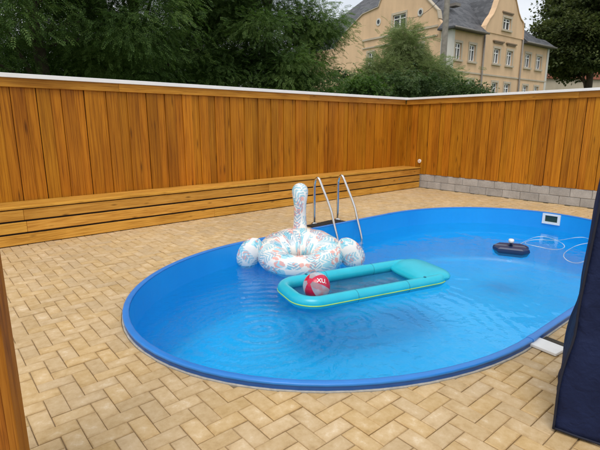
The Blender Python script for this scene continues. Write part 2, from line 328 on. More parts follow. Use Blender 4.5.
def swan_mat():
    m, nt, b = newmat('tropical_print_vinyl'); lk = nt.links.new
    tc = N(nt, 'TexCoord')
    def leaves(scale, off, la, lw, thr, nribs):
        """leaves: one per Voronoi cell of the print, turned at random, with ribs fanning off a midrib"""
        mp = N(nt, 'Mapping'); mp.inputs['Location'].default_value = off; wq = N(nt, 'TexNoise', i_Scale=9.0, i_Detail=2.0, noise_dimensions='2D'); lk(tc.outputs['UV'], wq.inputs['Vector'])
        wv = N(nt, 'VectorMath', operation='MULTIPLY_ADD'); lk(wq.outputs['Color'], wv.inputs[0]); wv.inputs[1].default_value = (0.05, 0.05, 0); lk(tc.outputs['UV'], wv.inputs[2])
        lk(wv.outputs[0], mp.inputs['Vector'])
        vo = N(nt, 'TexVoronoi', i_Scale=scale, i_Randomness=0.85, voronoi_dimensions='2D'); lk(mp.outputs[0], vo.inputs['Vector'])
        df = N(nt, 'VectorMath', operation='SUBTRACT'); lk(mp.outputs[0], df.inputs[0]); lk(vo.outputs['Position'], df.inputs[1])
        sx = N(nt, 'SeparateXYZ'); lk(df.outputs[0], sx.inputs[0]); sc_ = N(nt, 'SeparateColor'); lk(vo.outputs['Color'], sc_.inputs[0])
        an = math_(nt, 'MULTIPLY', sc_.outputs[0], 6.283); co, si = math_(nt, 'COSINE', an), math_(nt, 'SINE', an)
        along = math_(nt, 'ADD', math_(nt, 'MULTIPLY', sx.outputs[0], co), math_(nt, 'MULTIPLY', sx.outputs[1], si))
        side = math_(nt, 'ABSOLUTE', math_(nt, 'SUBTRACT', math_(nt, 'MULTIPLY', sx.outputs[1], co), math_(nt, 'MULTIPLY', sx.outputs[0], si)))
        e = math_(nt, 'ADD', math_(nt, 'POWER', math_(nt, 'MULTIPLY', math_(nt, 'ABSOLUTE', along), scale*la), 2.0),
                  math_(nt, 'POWER', math_(nt, 'MULTIPLY', side, scale*lw), 2.0))
        body = math_(nt, 'LESS_THAN', e, thr)
        ribs = math_(nt, 'SINE', math_(nt, 'MULTIPLY', math_(nt, 'SUBTRACT', along, math_(nt, 'MULTIPLY', side, 0.8)), scale*nribs))
        rib = math_(nt, 'GREATER_THAN', ribs, -0.45)
        return math_(nt, 'MULTIPLY', body, rib), body, vo.outputs['Color']
    f1, b1, c1 = leaves(4.4, (0.3, 0.2, 0), 1.4, 2.7, 0.8, 30.0)
    f2, b2, c2 = leaves(4.2, (3.1, 1.7, 0), 1.7, 3.4, 0.7, 5.0)
    f3, b3, c3 = leaves(4.6, (7.7, 4.2, 0), 2.2, 2.8, 0.45, 14.0)
    base = (0.80, 0.77, 0.73)
    s1 = N(nt, 'SeparateColor'); lk(c1, s1.inputs[0])
    blue = ramp(nt, [(0.0, (0.02, 0.22, 0.40)), (0.4, (0.04, 0.42, 0.58)), (0.7, (0.16, 0.56, 0.68)), (1.0, (0.10, 0.30, 0.50))]); lk(s1.outputs[0], blue.inputs['Fac'])
    c = mixc(nt, 'MIX', math_(nt, 'MULTIPLY', f2, 0.75), base, (0.22, 0.60, 0.72))
    c = mixc(nt, 'MIX', math_(nt, 'MULTIPLY', f3, 0.75), c, (0.82, 0.30, 0.24))
    c = mixc(nt, 'MIX', math_(nt, 'MULTIPLY', f1, 0.62), c, blue.outputs['Color'])
    lk(c, b.inputs['Base Color']); b.inputs['Roughness'].default_value = 0.25
    n = N(nt, 'TexNoise', i_Scale=7.0, i_Detail=2.0); lk(tc.outputs['Object'], n.inputs['Vector']); bump(nt, b, n.outputs['Fac'], 0.25, 0.03)
    return m
M['swan'] = swan_mat()
M['robot'] = plain('dark_blue_plastic', (0.010, 0.028, 0.085), 0.4)
M['hose'] = plain('clear_white_hose', (0.62, 0.70, 0.74), 0.3)
# ------------------------------------------------------------------ ground, patio, pool
PC = Vector((4.85, 3.14)); PL, PR, PE = 1.52, 1.915, 2.28; RIM_Z = 0.055
def outline(off=0.0, n_end=40, n_str=8):
    """pool outline (outer rim edge) offset inwards by off, counter-clockwise"""
    raw = []
    for k in range(n_end+1):
        a = -math.pi/2 + math.pi*k/n_end; raw.append((PL + PE*math.cos(a), PR*math.sin(a), PE, 1))
    for k in range(1, n_str): raw.append((PL - 2*PL*k/n_str, PR, None, 0))
    for k in range(n_end+1):
        a = math.pi/2 + math.pi*k/n_end; raw.append((-PL + PE*math.cos(a), PR*math.sin(a), PE, -1))
    for k in range(1, n_str): raw.append((-PL + 2*PL*k/n_str, -PR, None, 0))
    out = []
    for x, y, e, s in raw:
        if e: nx, ny = (x - s*PL)/PE**2, y/PR**2
        else: nx, ny = 0, (1 if y > 0 else -1)
        l = math.hypot(nx, ny); out.append((PC.x + x - off*nx/l, PC.y + y - off*ny/l))
    return out
def pool_sd(x, y):
    u, v = x-PC.x, y-PC.y; uu = max(abs(u)-PL, 0)
    return math.hypot(uu*PR/PE, v) - PR
OUT = outline(); NO = len(OUT)
def ring_mesh(name, inner, outer, z):
    n = len(inner); v = [(*p, z) for p in inner] + [(*p, z) for p in outer]
    return mesh(name, v, [(i, n+i, n+(i+1) % n, (i+1) % n) for i in range(n)])
def to_rect(p, x0, x1, y0, y1):
    dx, dy = p[0]-PC.x, p[1]-PC.y; t = 1e9
    if dx > 1e-9: t = min(t, (x1-PC.x)/dx)
    if dx < -1e-9: t = min(t, (x0-PC.x)/dx)
    if dy > 1e-9: t = min(t, (y1-PC.y)/dy)
    if dy < -1e-9: t = min(t, (y0-PC.y)/dy)
    return (PC.x+dx*t, PC.y+dy*t)
PX0, PX1, PY0, PY1 = -3.2, 10.05, -2.2, 7.6
inner = outline(0.045)
# snap four ring points on the rectangle's corners so the sheet fills it
rect = [to_rect(p, PX0, PX1, PY0, PY1) for p in inner]
for cxy in ((PX0, PY0), (PX1, PY0), (PX1, PY1), (PX0, PY1)):
    i = min(range(NO), key=lambda k: (rect[k][0]-cxy[0])**2 + (rect[k][1]-cxy[1])**2); rect[i] = cxy
pave = link('pavement', ring_mesh('pavement', inner, rect, -0.010), M['sand']); tag(pave, kind='structure')
circ = [(PC.x + 1500*math.cos(a), PC.y + 1500*math.sin(a)) for a in [math.atan2(p[1]-PC.y, p[0]-PC.x) for p in inner]]
tag(link('ground', ring_mesh('ground', inner, circ, -0.10), M['grass']), kind='structure')

# pavers: 20 x 10 cm herringbone
MOD, PT = 0.104, 0.0485
OX, OY = 1.622, 1.252
def clip(poly, n, d):                # keep the side n.p >= d
    out = []
    for i in range(len(poly)):
        a, b = poly[i], poly[(i+1) % len(poly)]; da, db = n[0]*a[0]+n[1]*a[1]-d, n[0]*b[0]+n[1]*b[1]-d
        if da >= 0: out.append(a)
        if (da >= 0) != (db >= 0): t = da/(da-db); out.append((a[0]+(b[0]-a[0])*t, a[1]+(b[1]-a[1])*t))
    return out
def paver_geo(poly, dz):
    cx_, cy_ = sum(p[0] for p in poly)/len(poly), sum(p[1] for p in poly)/len(poly); n = len(poly)
    inn = []
    for (x, y) in poly:
        dx, dy = x-cx_, y-cy_; l = math.hypot(dx, dy); k = max(0.2, 1-0.0075/l); inn.append((cx_+dx*k, cy_+dy*k))
    v = [(*p, dz+0.0) for p in inn] + [(*p, dz-0.0045) for p in poly] + [(*p, -0.05) for p in poly]
    f = [tuple(range(n))] + [(n+i, n+(i+1) % n, (i+1) % n, i) for i in range(n)] + [(2*n+i, 2*n+(i+1) % n, n+(i+1) % n, n+i) for i in range(n)]
    return v, f
cells = []
tx, ty = random.Random(3), 0
for i in range(-40, 86):
    for j in range(-28, 60):
        m = (i-j) % 4
        if m == 0: x0, y0, sx, sy = i, j, 2, 1
        elif m == 3: x0, y0, sx, sy = i, j, 1, 2
        else: continue
        a, b = OX+x0*MOD, OY+y0*MOD; g = 0.0015 + 0.0012*tx.random()
        poly = [(a+g, b+g), (a+sx*MOD-g, b+g), (a+sx*MOD-g, b+sy*MOD-g), (a+g, b+sy*MOD-g)]
        poly = [(p[0]+tx.uniform(-0.0009, 0.0009), p[1]+tx.uniform(-0.0009, 0.0009)) for p in poly]
        c_ = ((a+sx*MOD/2), (b+sy*MOD/2))
        if not (PX0+0.1 < c_[0] < PX1-0.02 and PY0+0.1 < c_[1] < 7.05): continue
        if c_[0] > 9.88: poly = clip(poly, (-1, 0), -9.995)
        sd = pool_sd(*c_)
        if sd < -0.16: continue
        if sd < 0.16:
            e = 1e-3; nx, ny = (pool_sd(c_[0]+e, c_[1])-sd)/e, (pool_sd(c_[0], c_[1]+e)-sd)/e; l = math.hypot(nx, ny); nx /= l; ny /= l
            d = nx*(c_[0]-nx*sd/l) + ny*(c_[1]-ny*sd/l) + 0.009
            poly = clip(poly, (nx, ny), d)
            if len(poly) < 3: continue
            A_ = abs(sum(poly[k][0]*poly[(k+1) % len(poly)][1]-poly[(k+1) % len(poly)][0]*poly[k][1] for k in range(len(poly))))/2
            if A_ < 0.0008: continue
        # size in the picture: visible ones near the camera
        rel = Vector((c_[0], c_[1], -CAM_H)); dep = rel.dot(FW*math.cos(P_)-Vector((0, 0, 1))*math.sin(P_))
        px = 300+450*rel.dot(RT)/dep if dep > 0.2 else 9e9
        py = 225-450*rel.dot(FW*math.sin(P_)+Vector((0, 0, 1))*math.cos(P_))/dep if dep > 0.2 else 9e9
        vis = 10 < px < 600 and 0 < py < 455 and not (px > 560 and py > 330)
        hw = (c_[0], c_[1], sx*MOD/2, sy*MOD/2)
        cells.append((poly, dep if vis else 1e9+dep, 0.0017*tx.gauss(0, 1), hw))
cells.sort(key=lambda c: c[1])
def paver_uv(me, vv, hws):
    uv = me.uv_layers.new(name='UVMap'); li = np.zeros(len(me.loops), dtype=np.int32); me.loops.foreach_get('vertex_index', li)
    q = np.array([((p[0]-h[0])/h[2], (p[1]-h[1])/h[3]) for p, h in zip(vv, hws)]); uv.data.foreach_set('uv', q[li].reshape(-1))
for poly, dep, dz, hw in cells[:300]:
    v, f = paver_geo(poly, dz); c0 = Vector((poly[0][0], poly[0][1], 0))
    o = link('paver', mesh('paver', [(p[0]-c0.x, p[1]-c0.y, p[2]) for p in v], f), M['paver'], pave); o.location = c0
    paver_uv(o.data, v, [hw]*len(v))
mb = MB(); hws = []
for poly, dep, dz, hw in cells[300:]: pg = paver_geo(poly, dz); mb.add(*pg); hws += [hw]*len(pg[0])
pf = tag(mb.build('paver_field', M['paver'], pave), kind='stuff'); paver_uv(pf.data, mb.v, hws)

# swimming pool
pool = empty('swimming_pool', (PC.x, PC.y, 0), 'oval in-ground swimming pool with blue liner and blue plastic rim', 'pool')
WATER_Z, FLOOR_Z = -0.25, -1.0
def sweep(prof, n=0):                # prof: list of (inset, z) closed profile
    rings = [outline(i) for i, z in prof]; npf = len(prof)
    v = [(*rings[k][i], prof[k][1]) for i in range(NO) for k in range(npf)]
    f = [(i*npf+k, i*npf+(k+1) % npf, ((i+1) % NO)*npf+(k+1) % npf, ((i+1) % NO)*npf+k) for i in range(NO) for k in range(npf)]
    return v, f
prof = []
for k in range(16):                  # rounded rim profile
    a = 2*math.pi*k/16; c, s = math.cos(a), math.sin(a)
    prof.append((0.027 - 0.027*math.copysign(abs(c)**0.6, c), 0.042 + 0.013*math.copysign(abs(s)**0.6, s)))
rim = MB().add(*sweep(prof)).build('rim', M['rim'], pool, True)
MB().add(*sweep([(-0.007, -0.06), (-0.007, 0.002), (-0.004, 0.005), (0.05, 0.0045), (0.05, -0.06)])).build('collar', M['collar'], pool)
MB().add(*sweep([(0.005, 0.005), (0.005, 0.031), (0.05, 0.031), (0.05, 0.005)])).build('steel_wall_edge', plain('dark_blue_wall_coating', (0.016, 0.085, 0.30), 0.4), pool)
lin = []; ro = [outline(0.052) for _ in range(1)][0]
zs = [0.036, -0.1, -0.25, -0.5, -0.75, -0.9, -0.97, FLOOR_Z, FLOOR_Z]
ins = [0.054, 0.054, 0.054, 0.054, 0.054, 0.056, 0.09, 0.16, 0.3]
v = []; f = []
for z, q in zip(zs, ins): v += [(*p, z) for p in outline(q)]
for r_ in range(len(zs)-1): f += [(r_*NO+(i+1) % NO, (r_+1)*NO+(i+1) % NO, (r_+1)*NO+i, r_*NO+i) for i in range(NO)]
fv = [(*p, FLOOR_Z+0.002) for p in outline(0.15)]
link('liner', mesh('liner', v[:3*NO], f[:2*NO]), M['liner'], pool, True)
link('submerged_liner', mesh('submerged_liner', v[2*NO:], [tuple(i-2*NO for i in q) for q in f[2*NO:]]), M['brightened_floor_liner'], pool, True)  # liner below the waterline, brightened by colour in place of light
link('brightened_floor_liner', mesh('brightened_floor_liner', fv, [tuple(range(NO))]), M['brightened_floor_liner'], pool)
# sleeves that join the rim sections
for idx in (0, 40, 48, 88):
    p = OUT[idx]; q = OUT[(idx+1) % NO]; t = Vector((q[0]-p[0], q[1]-p[1], 0)).normalized(); nrm = Vector((t.y, -t.x, 0))
    c = Vector((p[0], p[1], 0.042)) - nrm*0.027
    ring = []
    for s in (-0.035, 0.035):
        ring.append([c + t*s + nrm*(0.0295*math.copysign(abs(math.cos(a))**0.6, math.cos(a))) + Vector((0, 0, 0.0155*math.copysign(abs(math.sin(a))**0.6, math.sin(a)))) for a in [2*math.pi*k/16 for k in range(16)]])
    MB().loft(ring).build('rim_joint', M['rim'], pool)
# skimmer mouth on the far curved wall
def wall_frame(px, py, z, inset):
    g = hit(px, py, RIM_Z); i = min(range(NO), key=lambda k: (OUT[k][0]-g.x)**2+(OUT[k][1]-g.y)**2)
    p = Vector((*outline(inset)[i], z)); a = OUT[(i-1) % NO]; b = OUT[(i+1) % NO]
    t = Vector((b[0]-a[0], b[1]-a[1], 0)).normalized(); n_in = Vector((-t.y, t.x, 0))
    return Matrix(((t.x, 0, n_in.x, p.x), (t.y, 0, n_in.y, p.y), (0, 1, 0, p.z), (0, 0, 0, 1)))
Mw = wall_frame(553.5, 212.6, -0.05, 0.052)
sk = MB()
for lo, hi in (((-0.15, -0.10, 0), (0.15, -0.06, 0.03)), ((-0.15, 0.055, 0), (0.15, 0.085, 0.03)), ((-0.15, -0.06, 0), (-0.105, 0.055, 0.03)), ((0.105, -0.06, 0), (0.15, 0.055, 0.03))): sk.box(lo, hi, Mw)
s_o = sk.build('skimmer_frame', M['white_plastic'], pool)
MB().box((-0.105, -0.06, 0.001), (0.105, 0.055, 0.010), Mw).build('skimmer_flap', M['dark_window'], s_o)
# water surface
wv = [(*p, WATER_Z) for p in outline(0.0545)]
wat = link('water', mesh('water', wv, [tuple(range(len(wv)))]), M['water']); tag(wat, kind='structure')

# ------------------------------------------------------------------ fences, bench, block wall
FY, FX = 7.55, 10.02
fl = empty('wooden_fence', (4, FY, 0), 'long orange-brown board fence behind the slatted bench, below the leafy trees', 'fence')
FZ0, FZ1 = 0.0, 2.14
bm1 = cbox_mesh('fence_board', 0.174, 0.026, 1, 0.003); bm2 = cbox_mesh('fence_board_back', 0.138, 0.022, 1, 0.0025)
def boards(parent, a0, a1, place_fn, z0, z1, first, pitch=0.32):
    a = first; rr = random.Random(5)
    while a < a1:
        for (me, off, dep_) in ((bm1, 0.0, -0.0275), (bm2, pitch/2-0.0025, -0.0125)):
            c = a + off + rr.uniform(-0.002, 0.002)
            if a0 < c < a1: place_fn(me, c, dep_, (z0+z1)/2 + rr.uniform(-0.004, 0.004), z1-z0, rr.uniform(0.985, 1.012), rr.uniform(-0.001, 0.001))
        a += pitch
def pl_left(me, c, dep_, zc, ln, ws, tilt):
    o = place('fence_board', me, M['fence_wood'], fl, (c, FY+dep_, zc), 0, (ws, 1, ln)); o.rotation_euler = (0, tilt, 0)
boards(fl, -2.4, FX+0.02, pl_left, FZ0, FZ1, -2.32)
def rail(name, lo, hi, mat, parent, axis):
    s = [hi[k]-lo[k] for k in range(3)]; c = [(hi[k]+lo[k])/2 for k in range(3)]
    if axis == 'X': return place(name, cbox_mesh(name, *s, 0.003), mat, parent, c)
    return place(name, cbox_mesh(name, s[1], s[0], s[2], 0.003), mat, parent, c, R(90))
xs = [-2.45, 2.59, 6.6, FX-0.095]
for a, b in zip(xs, xs[1:]): rail('top_rail', (a+0.001, FY-0.070, 2.112), (b-0.001, FY-0.0425, 2.232), M['rail_wood'], fl, 'X')
rail('cap', (-2.5, FY-0.105, 2.2345), (FX+0.14, FY+0.10, 2.292), M['cap'], fl, 'X')
rail('back_rail', (-2.45, FY+0.026, 1.75), (FX, FY+0.06, 1.85), M['rail_wood'], fl, 'X')
gap_shade = plain('fence_gap_shade', (0.018, 0.014, 0.011), 0.95)  # near-black sheet added behind the boards, paints the shadow in the seams
MB().box((-2.4, FY+0.004, 0.01), (FX+0.02, FY+0.008, 2.13)).build('gap_shade_sheet', gap_shade, fl)
fr = empty('wooden_fence', (FX, 4, 0), 'orange-brown board fence standing on the low grey block wall in front of the house', 'fence')
def pl_right(me, c, dep_, zc, ln, ws, tilt):
    o = place('fence_board', me, M['fence_wood'], fr, (FX+dep_, c, zc), 0, (ws, 1, ln)); o.rotation_euler = (0, tilt, R(-90))
boards(fr, -0.6, FY+0.06, pl_right, 0.352, FZ1, -0.475)
MB().box((FX+0.004, -0.6, 0.352), (FX+0.008, FY+0.0035, 2.13)).build('gap_shade_sheet', gap_shade, fr)  # added seam shade for the right fence
ys = [-0.7, 3.42, FY-0.072]
for a, b in zip(ys, ys[1:]): rail('top_rail', (FX-0.070, a+0.001, 2.112), (FX-0.0425, b-0.001, 2.232), M['rail_wood'], fr, 'Y')
rail('cap', (FX-0.105, -0.7, 2.2345), (FX+0.10, FY-0.107, 2.285), M['cap'], fr, 'Y')
rail('back_rail', (FX+0.026, -0.65, 1.75), (FX+0.06, FY-0.05, 1.85), M['rail_wood'], fr, 'Y')

bw = empty('block_wall', (FX, 3.5, 0), 'low wall of two courses of grey concrete blocks below the right fence', 'wall')
bl = cbox_mesh('block', 0.19, 0.388, 0.166, 0.006); half = cbox_mesh('block', 0.19, 0.19, 0.166, 0.006)
rb = random.Random(2)
for row in range(2):
    y = 7.326 - (0.20 if row == 0 else 0.0)
    if row == 0: place('block', half, M['block'], bw, (FX+0.065, 7.231, 0.09))
    while y > -0.6:
        place('block', bl, M['block'], bw, (FX+0.065+rb.uniform(-0.003, 0.003), y-0.197, 0.09+row*0.173+rb.uniform(-0.001, 0.001)), rb.uniform(-0.006, 0.006)); y -= 0.396
MB().box((FX-0.018, -0.6, 0), (FX+0.14, 7.326, 0.335)).build('mortar_bed', M['mortar'], bw)

BY = 6.955
bench = empty('wooden_bench', (4, BY, 0), 'long low box bench of honey-coloured horizontal planks along the left fence', 'bench')
def plank(x0, x1, y0, y1, z0, z1):
    return place('plank', cbox_mesh('plank', x1-x0-0.003, y1-y0, z1-z0, 0.004), M['bench_wood'], bench, ((x0+x1)/2, (y0+y1)/2, (z0+z1)/2))
BX1 = FX-0.045
for (z0, z1, cuts) in ((0.012, 0.152, (-2.4, 3.9, BX1)), (0.178, 0.320, (-2.4, 1.02, 6.0, BX1)), (0.346, 0.486, (-2.4, 1.0, 5.1, BX1))):
    for a, b in zip(cuts, cuts[1:]): plank(a, b, BY, BY+0.027, z0, z1)
for k in range(4):
    y0 = BY-0.012+k*0.1395
    for a, b in zip((-2.4, 4.4-k*0.9, BX1), (4.4-k*0.9, BX1)): plank(a, b, y0, y0+0.134, 0.5015, 0.5295)
for x in [-2.3+k*0.8 for k in range(16)]:
    if x < BX1-0.1: MB().box((x, BY+0.034, 0.003), (x+0.05, BY+0.075, 0.50)).build('post', M['bench_wood'], bench)
MB().box((-2.4, BY+0.0285, 0.004), (BX1, BY+0.0325, 0.499)).build('plank_gap_shade', plain('bench_gap_shade', (0.02, 0.014, 0.01), 0.95), bench)  # added dark sheet, paints the shade in the gaps between planks

# small white wall socket where the two fences meet
sk_ = empty('wall_socket', (FX-0.04, 6.99, 0.685), 'small white round outlet on the fence boards just above the bench end', 'outlet')
Ms = Matrix.Translation((FX-0.0415, 6.99, 0.685)) @ Matrix.Rotation(R(-90), 4, 'Y')
def disc(r0, r1, d0, d1, n=20): return [[Ms @ Vector((r*math.cos(2*math.pi*k/n), r*math.sin(2*math.pi*k/n), d)) for k in range(n)] for r, d in ((r0, d0), (r0, d1*0.8), (r1, d1))]
MB().loft(disc(0.05, 0.042, 0.0, 0.018)).build('plate', M['white_plastic'], sk_)
MB().loft(disc(0.022, 0.02, 0.0185, 0.022)).build('cover_flap', plain('pale_pink_flap', (0.7, 0.45, 0.36), 0.4), sk_)

# ------------------------------------------------------------------ pool ladder and mat
lad = empty('pool_ladder', (5.2, 5.0, 0), 'polished steel pool ladder with two handrail hoops at the far rim', 'ladder')
def hoop(x):
    y_in, y_out, zt = 4.83, 5.40, 0.77
    pts = [(x-0.02, y_out, 0.0), (x-0.02, y_out, 0.62)]
    for k in range(1, 9):
        a = math.pi*k/9.0; pts.append((x-0.02, y_out-0.075+0.075*math.cos(a*0.86), 0.62+0.15*math.sin(a*0.86)**0.9))
    pts += [(x, 5.03, 0.30), (x, 4.985, 0.17), (x, 4.95, 0.06), (x, y_in+0.06, -0.10), (x, y_in, -0.3), (x, y_in, -0.97)]
    return pts
def smooth_path(pts, it=2):
    pts = [Vector(p) for p in pts]
    for _ in range(it):
        q = [pts[0]]
        for a, b in zip(pts, pts[1:]): q += [a*0.75+b*0.25, a*0.25+b*0.75]
        pts = q + [pts[-1]]
    return pts
for x in (4.89, 5.43):
    h_ = MB().tube(smooth_path(hoop(x)), 0.021, 12).build('handrail', M['steel'], lad, True)
    MB().loft([[Vector((x-0.02+r*math.cos(a), 5.40+r*math.sin(a), z)) for a in [2*math.pi*k/16 for k in range(16)]] for r, z in ((0.055, 0.003), (0.055, 0.012), (0.03, 0.03))]).build('flange', M['steel'], h_)
for z in (-0.45, -0.70): MB().box((4.89, 4.79, z), (5.43, 4.87, z+0.03)).build('tread', M['white_plastic'], lad)
mat_ = empty('rubber_mat', (5.05, 5.28, 0), 'flat black rubber mat on the pavers beside the steel ladder', 'mat')
me = cbox_mesh('mat_sheet', 0.72, 0.25, 0.014, 0.005); place('mat_sheet', me, M['black'], mat_, (5.02, 5.27, 0.0105), R(4))
for k in range(9): place('rib', cbox_mesh('rib', 0.012, 0.22, 0.006, 0.002), M['black'], mat_, (4.70+k*0.08, 5.248+k*0.0056, 0.0195), R(4))

# ------------------------------------------------------------------ white support plates beside the near rim
for (x, y, a, lab) in ((3.335, 1.145, -6, 'white flat plate sticking out from under the near pool rim'), (4.21, 1.12, -4, 'white plate at the pool rim partly hidden behind the navy cover')):
    e = empty('support_plate', (x, y, 0), lab, 'plate')
    place('plate', cbox_mesh('plate', 0.155, 0.21, 0.022, 0.003), M['white_plastic'], e, (x, y, 0.016), R(a))
    place('gravel_slot', cbox_mesh('gravel_slot', 0.085, 0.17, 0.006, 0.001), plain('dark_gravel', (0.05, 0.042, 0.03), 0.95, 0, 0.5, 90, 0.8), e, (x+0.135, y-0.005, 0.0055), R(a))

# ------------------------------------------------------------------ navy cover at the right
cov = empty('garden_cover', (2.8, 0.5, 0), 'tall tapered navy blue fabric cover standing at the right edge by the pool', 'cover')
c0 = Vector((2.395, 0.735, 0)); d1 = Vector((0.30, -0.954, 0)).normalized(); d2 = Vector((0.954, 0.30, 0)).normalized()
CW, CD, CHH = 0.95, 0.72, 1.72
def cov_pt(u, z, k_side):
    pass
def cover_ring(z):
    t = z/CHH; pts = []
    tap1, tap2 = 0.085*t, 0.06*t
    bul = 0.020*math.exp(-((z-0.28)/0.20)**2) - 0.012*math.exp(-((z-0.55)/0.1)**2)
    nseg = 26; cr_ = 0.035
    cs = [(tap1-bul*0.8, tap2-bul*0.5), (CW-tap1, tap2), (CW-tap1, CD-tap2), (tap1-bul, CD-tap2)]
    for s in range(4):
        a, b = cs[s], cs[(s+1) % 4]
        for k in range(nseg):
            q = k/nseg; x = a[0]+(b[0]-a[0])*q; y = a[1]+(b[1]-a[1])*q
            bow = 4*q*(1-q)
            nx, ny = [(0, -1), (1, 0), (0, 1), (-1, 0)][s]
            p = c0 + d1*x + d2*y
            wv_ = mnoise.noise(Vector((p.x*3.2, p.y*3.2, z*1.7)))*0.022 + mnoise.noise(Vector((p.x*9+5, p.y*9, z*3.1)))*0.009
            sag = -0.012*bow*math.sin(math.pi*min(1, t*1.1))
            edge = min(1, bow*3+0.15)
            p += (d1*nx + d2*ny)*(wv_*edge + sag)
            p.z = z + (0.012*mnoise.noise(Vector((p.x*4, p.y*4, 3))) + 0.012 if z < 0.02 else 0); pts.append(p)
    return pts
zs = [0.0, 0.05]+[0.05+k*(CHH-0.05)/36 for k in range(1, 37)]
rings = [cover_ring(z) for z in zs]
cc_ = c0+d1*CW/2+d2*CD/2
top = rings[-1]
for s, dz in ((0.97, 0.02), (0.85, 0.045), (0.5, 0.07), (0.05, 0.08)):
    rings.append([Vector((cc_.x+(p.x-cc_.x)*s, cc_.y+(p.y-cc_.y)*s, p.z+dz)) for p in top])
MB().loft(rings).build('fabric_shell', M['navy'], cov, True)
nr = len(rings[0])
for idx in (0, 26): MB().tube([r_[idx] + (r_[idx]-Vector((cc_.x, cc_.y, r_[idx].z))).normalized()*0.002 for r_ in rings[:-4]], 0.006, 6).build('corner_seam', M['navy_seam'], cov, True)
MB().tube([p+Vector((0, 0, 0.004)) for p in rings[0]], 0.007, 6, True).build('hem', M['navy_seam'], cov, True)

# ------------------------------------------------------------------ brown wood panel at the left, close to the camera
pb = hit(27, 450, 0).normalized()*1.7
pan = empty('wooden_screen', (pb.x-0.2, pb.y, 0), 'edge of a dark brown wooden screen close to the camera at the left', 'screen')
ax = RT.copy()
rz = math.atan2(ax.y, ax.x)
def pbrd(off, width, th, back, name):
    c = pb + ax*(off-width/2) + FW*(back+th/2); place(name, cbox_mesh(name, width, th, 2.0, 0.003), M['panel_wood'], pan, (c.x, c.y, 1.004), rz)
pbrd(-0.028, 0.034, 0.045, 0.0, 'edge_strip'); pbrd(-0.068, 0.14, 0.024, 0.012, 'board'); pbrd(-0.213, 0.14, 0.024, 0.012, 'board'); pbrd(-0.358, 0.14, 0.024, 0.012, 'board')
pbrd(-0.04, 0.46, 0.03, 0.046, 'batten')

# ------------------------------------------------------------------ floats
def srect(L_, W_, r, n=14):          # rounded rectangle path
    p = []
    for cx_, cy_, a0 in ((L_-r, W_-r, 0), (-L_+r, W_-r, 90), (-L_+r, -W_+r, 180), (L_-r, -W_+r, 270)):
        for k in range(n+1): a = R(a0+90*k/n); p.append((cx_+r*math.cos(a), cy_+r*math.sin(a)))
    return p
WZ = WATER_Z
lo_c = Vector((3.84, 3.36, WZ)); lo_a = R(-14.5)
lng = empty('pool_lounger', tuple(lo_c), 'teal inflatable lounger with mesh floor and lime piping floating in the pool', 'float')
Ml = Matrix.Translation(lo_c) @ Matrix.Rotation(lo_a, 4, 'Z')
HLn, HWn, TR = 1.04, 0.42, 0.072
path = srect(HLn-TR, HWn-TR, 0.22)
dens = []
for (a, b) in zip(path, path[1:]+path[:1]):
    n = max(1, int(math.hypot(b[0]-a[0], b[1]-a[1])/0.05)); dens += [(a[0]+(b[0]-a[0])*k/n, a[1]+(b[1]-a[1])*k/n) for k in range(n)]
def pinch(p): return TR*(1.0 - 0.10*max(0, 1-abs(p[0]+0.35)/0.02) - 0.10*max(0, 1-abs(p[0]-0.33)/0.02))
MB().tube([Ml @ Vector((x, y, 0.045)) for x, y in dens], TR, 16, True).build('tube', M['teal'], lng, True)
# headrest: fat wedge pillow across the far end
rings = []
for k in range(21):
    y = -HWn+0.03 + (2*HWn-0.06)*k/20; e = math.sqrt(max(0.0, 1-abs((y)/(HWn-0.02))**4)); ring = []
    for q in range(20):
        a = 2*math.pi*q/20; x = 0.81 + 0.245*math.cos(a)*(0.35+0.65*e); z = 0.058 + 0.078*math.sin(a)*e
        z += 0.028*(x-0.81)/0.24*e; ring.append(Ml @ Vector((x, y, z)))
    rings.append(ring)
MB().loft(rings).build('headrest', M['teal'], lng, True)
pipe = srect(HLn-TR*0.03, HWn-TR*0.03, 0.22+TR*0.97)
MB().tube([Ml @ Vector((x, y, 0.036)) for x, y in pipe], 0.0065, 6, True).build('piping', M['lime'], lng, True)
fl_v = [Ml @ Vector((x*0.96, y*0.9, -0.005-0.03*(1-(x/HLn)**2)*(1-(y/HWn)**2))) for x, y in dens]
cen = [Ml @ Vector((x*0.5, y*0.4, -0.045)) for x, y in dens]
n = len(dens); link('mesh_floor', mesh('mesh_floor', fl_v+cen, [(i, (i+1) % n, n+(i+1) % n, n+i) for i in range(n)]+[tuple(range(n, 2*n))]), M['net'], lng, True)
for x in (-0.35, 0.33):
    for s in (-1, 1):
        c = Vector((x, s*(HWn-TR), 0.045)); MB().tube([Ml @ (c+Vector((0, (TR*0.99)*math.cos(a), (TR*0.99)*math.sin(a)))) for a in [2*math.pi*k/20 for k in range(20)]], 0.0028, 6, True).build('weld_seam', M['seam'], lng, True)

for x, y in ((-0.60, HWn-TR), (0.60, -HWn+TR)):
    MB().loft([[Ml @ Vector((x+r_*math.cos(a), y+r_*math.sin(a), z)) for a in [2*math.pi*k/12 for k in range(12)]] for r_, z in ((0.017, 0.045+TR-0.004), (0.016, 0.045+TR+0.006), (0.009, 0.045+TR+0.010))]).build('valve', M['seam'], lng)
